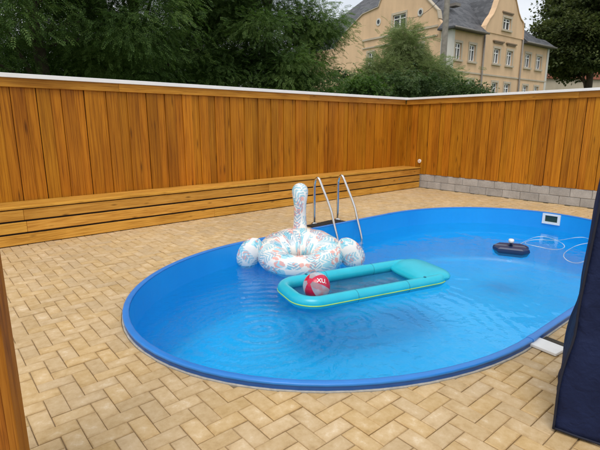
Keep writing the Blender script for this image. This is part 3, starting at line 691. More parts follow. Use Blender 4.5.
# inflatable swan seen from behind
sw_c = hit(300, 264, WZ); sw_c.z = WZ
back = Vector((sw_c.x, sw_c.y, 0)).normalized(); side = Vector((back.y, -back.x, 0))
sw_c = sw_c + back*0.10
swn = empty('swan_float', tuple(sw_c), 'white inflatable bird float printed with blue and pink tropical leaves, wings spread', 'float')
def S(f_, s_, z): return sw_c + back*f_ + side*s_ + Vector((0, 0, z))
def swan_uv(o, n, ulen, vlen):            # lay the print out along the tube, in metres
    me_ = o.data; uv = me_.uv_layers.new(name='UVMap'); nr_ = len(me_.vertices)/n
    for p in me_.polygons:
        ks = [me_.loops[l].vertex_index % n for l in p.loop_indices]; wrap = max(ks)-min(ks) > n/2
        for l, k in zip(p.loop_indices, ks):
            i = me_.loops[l].vertex_index//n; uv.data[l].uv = (i/nr_*ulen, ((k+n) if wrap and k < n/2 else k)/n*vlen)
rings = []
nR = 64
for k in range(nR):
    a = 2*math.pi*k/nR; ring = []
    ca, sa = math.cos(a), math.sin(a)
    pi_ = (-0.25 + 0.075*ca, 0.15*sa); po_ = (0.0 + 0.60*ca, 0.60*sa)
    mid = ((pi_[0]+po_[0])/2, (pi_[1]+po_[1])/2); hv_ = ((po_[0]-pi_[0])/2, (po_[1]-pi_[1])/2)
    bk = (1+ca)/2; th = 0.145 + 0.085*bk; zc = 0.075 + 0.115*bk; wr = 1 + 0.022*math.sin(a*11)
    for q in range(24):
        b = 2*math.pi*q/24; cb, sb = math.cos(b), math.sin(b)
        ring.append(S(mid[0]+hv_[0]*cb*wr, mid[1]+hv_[1]*cb*wr, zc + th*wr*math.copysign(abs(sb)**0.9, sb)))
    rings.append(ring)
rings.append(rings[0]); body = MB().loft(rings, True, False).build('ring_body', M['swan'], swn, True)
swan_uv(body, 24, 3.0, 1.25)
# seat floor and front handle
MB().loft([[S(-0.25+0.10*math.cos(a)*r_, 0.17*math.sin(a)*r_, z + 0.06*math.cos(a)*(z > 0.15)) for a in [2*math.pi*k/24 for k in range(24)]] for r_, z in ((1.15, 0.055), (0.6, 0.035), (0.05, 0.03))], True, False).build('seat_floor', plain('grey_seat_vinyl', (0.35, 0.42, 0.46), 0.35), swn, True)
# neck and head
npts = [S(0.40, 0, 0.20), S(0.46, 0, 0.33), S(0.50, 0, 0.46), S(0.50, 0, 0.60), S(0.49, 0, 0.72), S(0.51, 0, 0.82), S(0.56, 0, 0.89), S(0.64, 0, 0.905), S(0.72, 0, 0.86), S(0.76, 0, 0.80)]
def taper_ring(pts, rads, n=20, it=2):
    rads = list(rads); pts2 = [Vector(p) for p in pts]
    for _ in range(it):
        q = [pts2[0]]; rq = [rads[0]]
        for i in range(len(pts2)-1):
            q += [pts2[i]*0.75+pts2[i+1]*0.25, pts2[i]*0.25+pts2[i+1]*0.75]; rq += [rads[i]*0.75+rads[i+1]*0.25, rads[i]*0.25+rads[i+1]*0.75]
        pts2 = q+[pts2[-1]]; rads = rq+[rads[-1]]
    return pts2, rads
pp, rr2 = taper_ring(npts, [0.125, 0.112, 0.096, 0.088, 0.090, 0.108, 0.122, 0.120, 0.09, 0.03])
nk = MB().tube(pp, rr2, 20).build('neck', M['swan'], swn, True); swan_uv(nk, 20, 1.15, 0.7)
bp_, br_ = taper_ring([S(0.74, 0, 0.82), S(0.80, 0, 0.75), S(0.83, 0, 0.68)], [0.06, 0.045, 0.012])
MB().tube(bp_, br_, 12).build('beak', plain('coral_beak', (0.75, 0.22, 0.14), 0.3), swn, True)
# wings
for s in (-1, 1):
    c = S(-0.08, s*0.685, 0.15); rings = []
    axw = (side*s*0.55 + back*0.0 + Vector((0, 0, -0.83))).normalized(); oth = back; u3 = axw.cross(oth).normalized()
    for k in range(17):
        t = -1+2*k/16; e = max(0.02, 1-abs(t)**2.4)**0.5; ring = []
        for q in range(20):
            a = 2*math.pi*q/20; ring.append(c + axw*0.235*t + (oth*0.14*math.cos(a) + u3*0.165*math.sin(a))*e*(1.0+0.12*t))
        rings.append(ring)
    w_ = MB().loft(rings).build('wing', M['swan'], swn, True); swan_uv(w_, 20, 0.55, 0.95)
    MB().tube([S(-0.02, s*0.50, 0.17), S(-0.05, s*0.60, 0.20), S(-0.08, s*0.68, 0.20)], [0.10, 0.09, 0.10], 14).build('wing_root', M['swan'], w_, True)

# beach ball
b_r = 0.150; b_c = hit(316.5, 286, WZ-0.02+b_r)
ball = empty('beach_ball', (b_c.x, b_c.y, b_c.z-b_r), 'red and clear beach ball lying on the teal lounger', 'ball')
axb = (Vector((-b_c.x, -b_c.y, 0)).normalized()*0.55 + Vector((0, 0, 0.55)) + RT*-0.45).normalized(); eb = axb.orthogonal().normalized(); gb = axb.cross(eb)
for k in range(6):
    v = []; f = []; nu, nv = 8, 18
    for i in range(nu+1):
        lon = 2*math.pi*(k+i/nu)/6
        for j in range(nv+1):
            la = -math.pi/2 + math.pi*j/nv; v.append(b_c + (axb*math.sin(la) + (eb*math.cos(lon)+gb*math.sin(lon))*math.cos(la))*b_r)
    f = [(i*(nv+1)+j, (i+1)*(nv+1)+j, (i+1)*(nv+1)+j+1, i*(nv+1)+j+1) for i in range(nu) for j in range(nv)]
    link('panel', mesh('panel', v, f), M['red'] if k % 2 == 1 else M['clear'], ball, True)
for s in (1, -1): MB().loft([[b_c + axb*s*(b_r*math.cos(t_)+0.0015) + (eb*math.cos(a)+gb*math.sin(a))*b_r*math.sin(t_) for a in [2*math.pi*q/24 for q in range(24)]] for t_ in (0.22, 0.12, 0.01)], True, False).build('end_patch', M['red'], ball, True)
# printed lettering wrapped on the ball
tcu = bpy.data.curves.new('lettering', 'FONT'); tcu.body = 'XU.'; tcu.size = 0.07; tcu.align_x = 'CENTER'; tcu.align_y = 'CENTER'; tcu.offset = 0.0012
to = bpy.data.objects.new('lettering_curve', tcu); col.objects.link(to)
dg = bpy.context.evaluated_depsgraph_get(); tme = bpy.data.meshes.new_from_object(to.evaluated_get(dg))
bpy.data.objects.remove(to)
toc = (Vector((0, 0, CAM_H))-b_c).normalized(); tr_ = RT; tu = tr_.cross(-toc).normalized()
tdir = (toc*0.80 + tr_*0.36 + tu*0.34).normalized()
tx_ = (tr_ - tdir*tr_.dot(tdir)).normalized(); ty_ = tdir.cross(tx_)
for v_ in tme.vertices:
    x, y = v_.co.x, v_.co.y; v_.co = b_c + (tdir + (tx_*x + ty_*y)/b_r).normalized()*(b_r+0.0018)
link('lettering', tme, M['print_white'], ball)

# floating cleaner and its hose
rc = hit(511, 250.5, WZ); rc.z = WZ
rob = empty('pool_cleaner', tuple(rc), 'dark blue floating pool cleaner with a white grip on the water', 'cleaner')
Mr = Matrix.Translation(rc) @ Matrix.Rotation(R(-62), 4, 'Z')
for s, nm in ((-1, 'side_pod'), (1, 'side_pod')):
    poly = [(-0.26, s*0.03), (-0.20, s*0.17), (0.16, s*0.20), (0.25, s*0.10), (0.22, s*0.02)]
    if s < 0: poly = poly[::-1]
    poly = poly if s < 0 else poly[::-1]
    rings = []
    for z, sc_ in ((-0.05, 0.85), (0.02, 1.0), (0.055, 0.96), (0.075, 0.80)):
        cx_, cy_ = 0.0, s*0.1; rings.append([Mr @ Vector((cx_+(a-cx_)*sc_, cy_+(b-cy_)*sc_, z)) for a, b in poly])
    MB().loft(rings).build(nm, M['robot'], rob)
MB().box((-0.12, -0.035, -0.02), (0.14, 0.035, 0.05), Mr).build('hull', M['robot'], rob)
MB().tube([Mr @ Vector(p) for p in ((0.0, 0, 0.05), (-0.01, 0, 0.10), (-0.01, 0, 0.13))], [0.02, 0.018, 0.02], 10).build('stem', M['robot'], rob, True)
MB().loft([[Mr @ Vector((-0.01+0.04*r_*math.cos(a), 0.06*r_*math.sin(a), z)) for a in [2*math.pi*k/18 for k in range(18)]] for r_, z in ((0.8, 0.125), (1.0, 0.135), (1.0, 0.165), (0.8, 0.175))]).build('grip', M['white_plastic'], rob, True)
hp = [(517, 249), (524, 241.5), (536, 237), (550, 237.5), (562, 243), (566, 249), (552, 250), (535, 247), (522, 243), (534, 240), (556, 241), (575, 238), (588, 238), (593, 243), (575, 246), (562, 254), (566, 262), (580, 264), (592, 257), (596, 250), (604, 247), (618, 246)]
pts = [hit(x, y, WZ-0.012) for x, y in hp]; pts[0] = rc+Vector((0, 0, 0.0))
hs = smooth_path(pts, 3)
for i, p in enumerate(hs): p.z = WZ - 0.006 + 0.006*math.sin(i*0.35)
tag(MB().tube(hs, 0.0055, 8).build('pool_hose', M['hose'], None, True), 'thin pale hose looping over the water behind the floating cleaner', 'hose')

# ------------------------------------------------------------------ house beyond the fence
HC = Vector((32.15, 20.26, 0)); ha = R(-3.2)
Hm = Matrix.Translation(HC) @ Matrix.Rotation(ha, 4, 'Z')         # local x: along the right front, y: along the left front
def plaster(name, c):
    m, nt, b = newmat(name); lk = nt.links.new
    tc = N(nt, 'TexCoord'); n1 = N(nt, 'TexNoise', i_Scale=0.5, i_Detail=8.0, i_Roughness=0.65); lk(tc.outputs['Object'], n1.inputs['Vector'])
    mp = N(nt, 'Mapping'); mp.inputs['Scale'].default_value = (1.5, 1.5, 0.18); lk(tc.outputs['Object'], mp.inputs['Vector'])
    n2 = N(nt, 'TexNoise', i_Scale=1.0, i_Detail=5.0); lk(mp.outputs[0], n2.inputs['Vector'])
    r = ramp(nt, [(0.3, tuple(x*0.80 for x in c)), (0.55, c), (0.8, tuple(min(1, x*1.1) for x in c))]); lk(math_(nt, 'ADD', math_(nt, 'MULTIPLY', n1.outputs['Fac'], 0.5), math_(nt, 'MULTIPLY', n2.outputs['Fac'], 0.5)), r.inputs['Fac'])
    lk(r.outputs['Color'], b.inputs['Base Color']); b.inputs['Roughness'].default_value = 0.9; return m
def slate():
    m, nt, b = newmat('slate_roof'); lk = nt.links.new
    ge = N(nt, 'NewGeometry'); mp = N(nt, 'Mapping'); mp.inputs['Scale'].default_value = (3.0, 3.0, 4.0); lk(ge.outputs['Position'], mp.inputs['Vector'])
    vo = N(nt, 'TexVoronoi', i_Scale=1.0); lk(mp.outputs[0], vo.inputs['Vector'])
    sp = N(nt, 'SeparateXYZ'); lk(ge.outputs['Position'], sp.inputs[0])
    row = math_(nt, 'FRACT', math_(nt, 'MULTIPLY', sp.outputs['Z'], 3.6))
    r = ramp(nt, [(0.0, (0.045, 0.048, 0.055)), (1.0, (0.105, 0.108, 0.118))]); s2 = N(nt, 'SeparateColor'); lk(vo.outputs['Color'], s2.inputs[0]); lk(s2.outputs[0], r.inputs['Fac'])
    lk(r.outputs['Color'], b.inputs['Base Color']); b.inputs['Roughness'].default_value = 0.55; bump(nt, b, row, 0.8, 0.06); return m
M['ochre'] = plaster('ochre_plaster', (0.70, 0.485, 0.30)); M['slate'] = slate()
M['stone'] = plaster('pale_stone', (0.50, 0.43, 0.33)); M['quoin'] = plaster('whitish_quoin', (0.62, 0.60, 0.55))
M['dstone'] = plaster('dark_stone', (0.24, 0.17, 0.11))
M['sash'] = plain('white_sash', (0.80, 0.80, 0.80), 0.45)
M['glass'] = plain('window_glass', (0.03, 0.035, 0.04), 0.06, 0, 0.2, 2)
M['zinc'] = plain('zinc_pipe', (0.22, 0.20, 0.18), 0.6, 0.4)
hs_ = empty('house', tuple(HC), 'large ochre old house with slate roof and curved gables behind the fence', 'house')
LB, LA, EZ = 22.0, 15.3, 8.95
MXZ = Hm @ Matrix.Rotation(R(90), 4, 'X')          # poly (x,z) on the right front, extruded towards -y
MYZ = Hm @ Matrix(((0, 0, -1, 0), (1, 0, 0, 0), (0, 1, 0, 0), (0, 0, 0, 1)))   # poly (y,z) on the left front, extruded towards -x
# walls with real openings are built from strips round each window
def wall_strips(mb, x0, x1, z0, z1, holes, Mx, depth):
    """rectangle minus holes, as boxes going back from the face (local z of Mx points outwards)"""
    zs_ = sorted({z0, z1, *[h[1] for h in holes], *[h[3] for h in holes]})
    for a, b in zip(zs_, zs_[1:]):
        zc = (a+b)/2; hx = sorted((h[0], h[2]) for h in holes if h[1] < zc < h[3]); x = x0
        for u, v_ in hx + [(x1, x1)]:
            if u > x+1e-6: mb.box((x, a, -depth), (u, b, 0), Mx)
            x = v_
def window(Mx, x0, z0, x1, z1, double=True, lintel=True):
    W_, H_ = x1-x0, z1-z0
    fr_ = MB()
    s = 0.13
    for lo, hi in (((x0-s, z0, 0.002), (x0+0.02, z1, 0.05)), ((x1-0.02, z0, 0.002), (x1+s, z1, 0.05)), ((x0-s, z1-0.02, 0.002), (x1+s, z1+0.16, 0.05))): fr_.box(lo, hi, Mx)
    wn = fr_.build('window', M['stone'], hs_)
    MB().box((x0-0.18, z0-0.15, 0.002), (x1+0.18, z0, 0.13), Mx).build('sill', M['stone'], wn)
    sa = MB(); t = 0.085; d0, d1_ = -0.16, -0.10
    bars = [((x0+0.02, z0, d0), (x0+0.02+t, z1-0.02, d1_)), ((x1-0.02-t, z0, d0), (x1-0.02, z1-0.02, d1_)), ((x0+0.02+t, z0, d0), (x1-0.02-t, z0+t, d1_)), ((x0+0.02+t, z1-0.02-t, d0), (x1-0.02-t, z1-0.02, d1_)),
            ((x0+0.02+t, z0+H_*0.66, d0+0.001), (x1-0.02-t, z0+H_*0.66+0.07, d1_+0.01))]
    if double: bars.append((((x0+x1)/2-0.05, z0+t, d0+0.002), ((x0+x1)/2+0.05, z1-0.02-t, d1_+0.02)))
    for lo, hi in bars: sa.box(lo, hi, Mx)
    sa.build('sash', M['sash'], wn)
    MB().box((x0, z0, -0.20), (x1, z1, -0.165), Mx).build('pane', M['glass'], wn)
rw = [(0.42, 6.55, 1.28, 7.78), (2.32, 6.55, 3.2, 7.82), (5.82, 6.65, 6.78, 7.86), (7.88, 6.65, 8.84, 7.86), (11.0, 6.70, 12.0, 7.9), (13.05, 6.68, 14.05, 7.86)]
rg = [(5.95, 3.9, 6.84, 5.15), (7.9, 3.9, 8.86, 5.15), (11.1, 3.9, 11.99, 5.15), (13.2, 3.9, 14.0, 5.15), (0.42, 3.9, 1.28, 5.15), (2.32, 3.9, 3.2, 5.15)]
mb = MB(); wall_strips(mb, 0.0, LA, -1.0, EZ, rw+rg, MXZ, 0.35)
mb.build('right_wall', M['ochre'], hs_)
for w_ in rw: window(MXZ, *w_)
for w_ in rg: window(MXZ, *w_)
# curved gable on the right front
gz = [(4.15, EZ), (4.28, 9.35), (4.75, 9.95), (5.2, 10.35), (5.55, 10.9), (5.75, 11.4), (6.0, 11.9), (6.6, 12.35), (7.2, 12.5), (7.8, 12.35), (8.4, 11.9), (8.75, 11.4), (9.05, 10.95), (9.45, 10.55), (9.95, 10.3), (10.1, 9.7), (10.15, EZ)]
att = (6.75, 9.42, 8.0, 10.35)
def hole_poly(mb, poly, hole, Mx, depth):          # split a polygon into pieces round a rectangular opening
    x0, z0, x1, z1 = hole
    for nrm in (((-1, 0), -x0, None), ((1, 0), x1, None)):
        mb.prism(clip(poly, nrm[0], nrm[1]), Mx @ Matrix.Translation((0, 0, -depth)), depth)
    mid = clip(clip(poly, (1, 0), x0), (-1, 0), -x1)
    for n_, d_ in (((0, -1), -z0), ((0, 1), z1)):
        q = clip(mid, n_, d_)
        if len(q) > 2: mb.prism(q, Mx @ Matrix.Translation((0, 0, -depth)), depth)
gz = gz[::-1]
mb = MB(); hole_poly(mb, gz, att, MXZ @ Matrix.Translation((0, 0, 0.06)), 0.40); gw = mb.build('gable', M['ochre'], hs_)
mb = MB()
for a, b in zip(gz, gz[1:]):
    d = Vector((b[0]-a[0], b[1]-a[1])).normalized(); nn = Vector((d.y, -d.x))
    if nn.y < 0: nn = -nn
    mb.prism([(a[0], a[1]+0.002), (b[0], b[1]+0.002), (b[0]+nn.x*0.06, b[1]+nn.y*0.06), (a[0]+nn.x*0.06, a[1]+nn.y*0.06)], MXZ @ Matrix.Translation((0, 0, -0.36)), 0.50)
mb.build('coping', M['ochre'], gw)
window(MXZ @ Matrix.Translation((0, 0, 0.06)), *att)
for a, b, z in ((5.55, 7.2, 8.35), (7.6, 9.25, 8.35), (6.5, 8.25, 10.70)):
    MB().box((a, z, 0.002), (b, z+0.10, 0.14), MXZ).box((a+0.15, z-0.12, 0.002), (b-0.15, z, 0.09), MXZ).build('hood_moulding', M['dstone'], hs_)
MB().box((0, 5.62, 0.002), (LA, 5.74, 0.06), MXZ).build('string_course', M['stone'], hs_)
for x in (4.18, 10.2): MB().tube([MXZ @ Vector((x, z, 0.12)) for z in (-1, 4, EZ)], 0.075, 8).build('downpipe', M['zinc'], hs_, True)
# left front with its stepped gable
lz = [(0, 8.95), (0.9, 9.02), (1.3, 9.6), (1.45, 10.2), (2.5, 11.2), (2.9, 12.0), (3.5, 13.0), (4.9, 13.9), (6.4, 13.2), (7.3, 12.3), (7.65, 11.6), (9.6, 11.35), (12.1, 10.05), (13.4, 9.35), (13.4, 5.0), (0, 5.0)]
lh1 = (4.55, 9.50, 6.0, 10.65); lh2 = (8.1, 6.75, 8.85, 8.0)
up = clip(lz, (0, 1), 8.7); mb = MB(); hole_poly(mb, up, lh1, MYZ, 0.35); wall_strips(mb, 0, 13.4, -1, 8.7, [lh2, (2.6, 6.75, 3.5, 8.0)], MYZ, 0.35)
lwall = mb.build('left_wall', M['ochre'], hs_)
window(MYZ, *lh1); window(MYZ, *lh2); window(MYZ, 2.6, 6.75, 3.5, 8.0)
edge = lz[2:13]; mb = MB()
for a, b in zip(edge, edge[1:]):
    d = Vector((b[0]-a[0], b[1]-a[1])).normalized(); nn = Vector((-d.y, d.x)); nn = nn if nn.y > 0 else -nn
    mb.prism([(a[0], a[1]+0.002), (b[0], b[1]+0.002), (b[0]+nn.x*0.07, b[1]+nn.y*0.07), (a[0]+nn.x*0.07, a[1]+nn.y*0.07)], MYZ @ Matrix.Translation((0, 0, -0.36)), 0.46)
mb.build('coping', M['stone'], lwall)
for z, hh in ((9.02, 0.16), (8.35, 0.11)): MB().box((1.3, z, 0.002), (9.5, z+hh, 0.09), MYZ).build('string_course', M['stone'], hs_)
for y, z in ((7.63, 10.35), (3.09, 10.32)):
    ring = MB()
    ring.loft([[MYZ @ Vector((y+r_*math.cos(a), z+0.05+r_*1.15*math.sin(a), d)) for a in [2*math.pi*k/16 for k in range(16)]] for r_, d in ((0.27, 0.002), (0.27, 0.05), (0.16, 0.05), (0.16, 0.01))], True, False)
    oc = ring.build('round_vent', M['quoin'], hs_); MB().loft([[MYZ @ Vector((y+r_*math.cos(a), z+0.05+r_*1.15*math.sin(a), 0.012)) for a in [2*math.pi*k/16 for k in range(16)]] for r_ in (0.17, 0.001)], True, False).build('pane', M['glass'], oc)
# corner quoins
MB().box((-0.05, -1, 0.006), (0.28, 8.9, 0.05), MXZ).box((0.0, -1, 0.004), (0.95, 8.9, 0.055), MYZ).build('corner_pilaster', M['quoin'], hs_)
MB().box((LA-0.3, -1, 0.006), (LA+0.06, 8.9, 0.05), MXZ).build('corner_pilaster', M['quoin'], hs_)
# remaining walls and roof
MB().box((LA-0.35, 0.36, -1), (LA, LB, EZ), Hm).box((0.36, LB-0.35, -1), (LA-0.36, LB, EZ), Hm).box((0.0, 13.41, -1), (0.35, LB, EZ), Hm).build('rear_wall', M['ochre'], hs_)
e = -0.10; RZ_ = 15.2
rv = [Vector(p) for p in ((-e, -e, EZ-0.05), (LA+e, -e, EZ-0.05), (LA+e, LB+e, EZ-0.05), (-e, LB+e, EZ-0.05), (6.6, 6.6, RZ_), (LA-6.6, 6.6, RZ_), (LA-6.6, LB-6.6, RZ_), (6.6, LB-6.6, RZ_))]
rv += [p+Vector((0, 0, -0.14)) for p in rv[:4]]
roof = MB().add([Hm @ p for p in rv], [(0, 1, 5, 4), (1, 2, 6, 5), (2, 3, 7, 6), (3, 0, 4, 7), (4, 5, 6, 7), (8, 9, 1, 0), (9, 10, 2, 1), (10, 11, 3, 2), (11, 8, 0, 3), (11, 10, 9, 8)]).build('roof', M['slate'], hs_)
def eave(oa, ob, ia, ib):
    z0, z1, z2 = EZ-0.30, EZ-0.18, EZ+0.50
    v = [(*oa, z0), (*ob, z0), (*ob, z1), (*oa, z1), (*ia, z2), (*ib, z2), (*ib, z0), (*ia, z0)]
    MB().add([Hm @ Vector(p) for p in v], [(0, 1, 2, 3), (3, 2, 5, 4), (0, 7, 6, 1), (1, 6, 5, 2), (0, 3, 4, 7)]).build('eave', M['slate'], roof)
eave((-0.45, -0.45), (4.05, -0.45), (0.3, 0.3), (4.05, 0.3))
eave((10.3, -0.45), (LA+0.45, -0.45), (10.3, 0.3), (LA-0.3, 0.3))
eave((-0.45, 1.05), (-0.45, -0.45), (0.3, 1.05), (0.3, 0.3))
def gable_roof(Mx, xa, xm, xb, za, zm, d):
    mb = MB(); mb.prism([(xa, za), (xb, za), (xm, zm)], Mx @ Matrix.Translation((0, 0, -d)), d-0.36); return mb.build('dormer_roof', M['slate'], roof)
gable_roof(MXZ, 4.7, 7.2, 9.7, EZ, 12.2, 5.2)
gable_roof(MYZ, 1.6, 5.0, 13.0, EZ+0.4, 13.3, 6.4)
MB().tube([MXZ @ Vector((x, EZ-0.25, 0.53)) for x in (-0.4, 4.1)], 0.08, 8).build('gutter', M['zinc'], roof, True)
MB().tube([MXZ @ Vector((x, EZ-0.25, 0.53)) for x in (10.25, LA+0.4)], 0.08, 8).build('gutter', M['zinc'], roof, True)
for x, z in ((2.2, 10.9), (12.4, 10.7)): MB().box((x-0.3, z-0.1, -1.9), (x+0.35, z+0.12, -1.2), MXZ).build('roof_light', M['zinc'], roof)

# low pale building far right behind the tree
fb = empty('outbuilding', tuple(bearing(580, 84)), 'small pale building with red roof low behind the tree at the right', 'building')
Fm = Matrix.Translation(bearing(578, 84)) @ Matrix.Rotation(HD-R(90)+R(12), 4, 'Z')
MB().box((-7, 0, -1), (8, 6, 8.4), Fm).build('wall', M['stone'], fb)
MB().prism([(-7.4, 8.41), (8.4, 8.41), (8.4, 8.5), (0.5, 10.6), (-7.4, 8.5)], Fm @ Matrix.Translation((0, 6.3, 0)) @ Matrix.Rotation(R(90), 4, 'X'), 6.6).build('roof', plain('red_tiles', (0.30, 0.10, 0.06), 0.8, 0, 0.2, 2), fb)

# utility pole and wires
pp_ = bearing(438.5, 29)
pole = empty('utility_pole', tuple(pp_), 'grey weathered utility pole standing in front of the house corner', 'pole')
MB().tube([pp_+Vector((0.10*t, 0, z)) for t, z in ((0, -1), (0.2, 3), (0.6, 8), (1, 12))], [0.21, 0.19, 0.16, 0.13], 14).build('shaft', plain('weathered_pole', (0.23, 0.21, 0.18), 0.9, 0, 0.25, 5, 0.3), pole, True)
MB().box((-0.9, -0.06, 10.6), (0.9, 0.06, 10.75), Matrix.Translation(pp_)).build('cross_arm', M['zinc'], pole)
def wire(a, b, sag, r, label):
    pts = [a.lerp(b, t/24) - Vector((0, 0, sag*4*(t/24)*(1-t/24))) for t in range(25)]
    tag(MB().tube(pts, r, 6).build('power_line', M['black']), label, 'wire', 'overhead wires at the pole')
wire(pp_+Vector((0.1, 0, 10.5)), bearing(700, 40, 10.6), 0.5, 0.018, 'thin dark overhead wire crossing the sky above the right tree')
wire(pp_+Vector((0.1, 0, 9.1)), Hm @ Vector((-0.1, 4.4, 10.2)), 0.5, 0.014, 'thin slack wire from the utility pole to the left house gable')

# ------------------------------------------------------------------ trees and shrubs
def leaf_mat(name, c1, c2, c3, scale=0.7):
    m, nt, b = newmat(name); lk = nt.links.new; out = nt.nodes['Material Output']
    ge = N(nt, 'NewGeometry'); n1 = N(nt, 'TexNoise', i_Scale=scale, i_Detail=3.0); lk(ge.outputs['Position'], n1.inputs['Vector'])
    fac = math_(nt, 'ADD', math_(nt, 'MULTIPLY', n1.outputs['Fac'], 0.75), math_(nt, 'MULTIPLY', ge.outputs['Random Per Island'], 0.3))
    r = ramp(nt, [(0.36, c1), (0.55, c2), (0.78, c3)]); lk(fac, r.inputs['Fac'])
    lk(r.outputs['Color'], b.inputs['Base Color']); b.inputs['Roughness'].default_value = 0.6; b.inputs['Specular IOR Level'].default_value = 0.25
    tl = N(nt, 'BsdfTranslucent'); hv = N(nt, 'HueSaturation', i_Value=1.2, i_Saturation=1.1); lk(r.outputs['Color'], hv.inputs['Color']); lk(hv.outputs['Color'], tl.inputs['Color'])
    mx = N(nt, 'MixShader', i_Fac=0.4); lk(b.outputs[0], mx.inputs[1]); lk(tl.outputs[0], mx.inputs[2]); lk(mx.outputs[0], out.inputs['Surface']); return m
M['leaf_dark'] = leaf_mat('robinia_leaves', (0.050, 0.100, 0.026), (0.105, 0.185, 0.048), (0.19, 0.275, 0.075))
M['leaf_lime'] = leaf_mat('lime_leaves', (0.036, 0.056, 0.018), (0.080, 0.105, 0.034), (0.15, 0.175, 0.06), 0.5)
M['leaf_feather'] = leaf_mat('feathery_leaves', (0.14, 0.19, 0.07), (0.22, 0.28, 0.11), (0.30, 0.36, 0.17), 1.2)
M['leaf_bush'] = leaf_mat('bush_leaves', (0.034, 0.068, 0.022), (0.070, 0.120, 0.038), (0.13, 0.185, 0.065), 1.4)
M['leaf_bright'] = leaf_mat('bright_leaves', (0.040, 0.095, 0.016), (0.085, 0.165, 0.030), (0.140, 0.240, 0.050), 1.4)
M['bark'] = plain('bark', (0.075, 0.058, 0.042), 0.95, 0, 0.4, 9, 0.8)
def unit(a): return a/np.maximum(np.linalg.norm(a, axis=1, keepdims=True), 1e-9)
def quads_mesh(name, V):              # V: (n,4,3)
    n = len(V); me = bpy.data.meshes.new(name)
    me.vertices.add(4*n); me.vertices.foreach_set('co', V.reshape(-1).astype(np.float32))
    me.loops.add(4*n); me.loops.foreach_set('vertex_index', np.arange(4*n, dtype=np.int32))
    me.polygons.add(n); me.polygons.foreach_set('loop_start', np.arange(0, 4*n, 4, dtype=np.int32))
    me.update(calc_edges=True); me.validate(); return me
def pinnate(npair, ll, lw, length):
    """compound leaf: pairs of leaflets along a drooping rachis; (n,4,3) in along/side/up"""
    q = []
    for k in range(npair):
        t = (k+0.6)/npair*length; dz = -0.35*(t/length)**2*length
        for s in (-1, 1):
            a = R(58); d = np.array([math.cos(a), s*math.sin(a), -0.25]); e = np.array([-s*math.sin(a), math.cos(a), 0.0])*s
            b0 = np.array([t, 0, dz]); q.append([b0, b0+d*ll*0.5+e*lw/2, b0+d*ll, b0+d*ll*0.5-e*lw/2])
    b0 = np.array([length, 0, -0.35*length]); q.append([b0, b0+[ll*.5, lw/2, -.01], b0+[ll, 0, -.02], b0+[ll*.5, -lw/2, -.01]])
    return np.array(q)
def tuft(n, ll, lw, seed):
    r_ = np.random.default_rng(seed); q = []
    for k in range(n):
        a = r_.uniform(0, 2*math.pi); d = np.array([math.cos(a), math.sin(a), r_.uniform(-.5, .4)]); d /= np.linalg.norm(d)
        e = np.cross(d, [r_.uniform(-.4, .4), r_.uniform(-.4, .4), 1]); e /= np.linalg.norm(e); b0 = d*ll*0.25
        q.append([b0, b0+d*ll*.5+e*lw/2, b0+d*ll, b0+d*ll*.5-e*lw/2])
    return np.array(q)
def scatter(P, D, Nn, T):
    D = unit(D); S_ = unit(np.cross(Nn, D)); U = np.cross(D, S_)
    k = len(T); Tt = T.reshape(-1, 3)
    V = P[:, None, :] + Tt[None, :, 0:1]*D[:, None, :] + Tt[None, :, 1:2]*S_[:, None, :] + Tt[None, :, 2:3]*U[:, None, :]
    return V.reshape(len(P)*k, 4, 3)
def crown_mesh(name, blobs, nclump, nspray, T, spread, droop=0.5, shell=0.45, seed=1, up=0.9):
    r_ = np.random.default_rng(seed); vols = np.array([b[3]*b[4]*b[5] for b in blobs])**0.7; pick = r_.choice(len(blobs), nclump, p=vols/vols.sum())
    B = np.array([b[:6] for b in blobs])[pick]
    d = unit(r_.normal(size=(nclump, 3))); rad = (shell + (1-shell)*r_.random((nclump, 1))**0.6)*(1+0.12*r_.normal(size=(nclump, 1)))
    C_ = B[:, :3] + d*rad*B[:, 3:6]
    sz = spread*(0.5+r_.random((nclump, 1)))
    C2 = np.repeat(C_, nspray, 0); d2_ = np.repeat(d, nspray, 0); s2 = np.repeat(sz, nspray, 0); n = len(C2)
    off = r_.normal(size=(n, 3))*s2*np.array([1, 1, 0.38])
    P = C2 + off
    P[:, 2] -= droop*0.5*np.linalg.norm(off[:, :2], axis=1)
    D = unit(off*np.array([1, 1, 0.4]))*0.9 + d2_*0.45 + r_.normal(size=(n, 3))*0.35; D[:, 2] -= droop
    Nn = r_.normal(size=(n, 3))*0.45 + d2_*0.35; Nn[:, 2] += up
    return quads_mesh(name, scatter(P, D, Nn, T)), C_
def limbs(name, base, C_, H, r0, nl, seed, parent, split=0.3):
    rr_ = random.Random(seed); mb = MB()
    tops = [Vector((0.12*math.sin(z*0.9+seed), 0.12*math.cos(z*0.7+seed)-0.12, z)) for z in [H*k/8 for k in range(9)]]
    tops[0].z = -0.3
    mb.tube(tops, [r0*(1.25 if k == 0 else 1)*(1-0.72*k/8) for k in range(9)], 12)
    for k in range(nl):
        c = Vector(C_[rr_.randrange(len(C_))]); t = split+(1-split)*rr_.random()*0.85; z = min(H*t, max(0.5, c.z-0.3)) if c.z > 1 else H*split
        s = Vector((tops[4].x*0.6, tops[4].y*0.6, z)); m1 = s.lerp(c, 0.45)+Vector((rr_.uniform(-.3, .3), rr_.uniform(-.3, .3), rr_.uniform(0.05, 0.5)))
        rr0 = r0*(0.42-0.25*t); path_ = smooth_path([s, s.lerp(m1, 0.5)+Vector((0, 0, .1)), m1, c], 2)
        mb.tube(path_, [max(0.008, rr0*(1-0.9*i/(len(path_)-1))) for i in range(len(path_))], 7)
    return mb
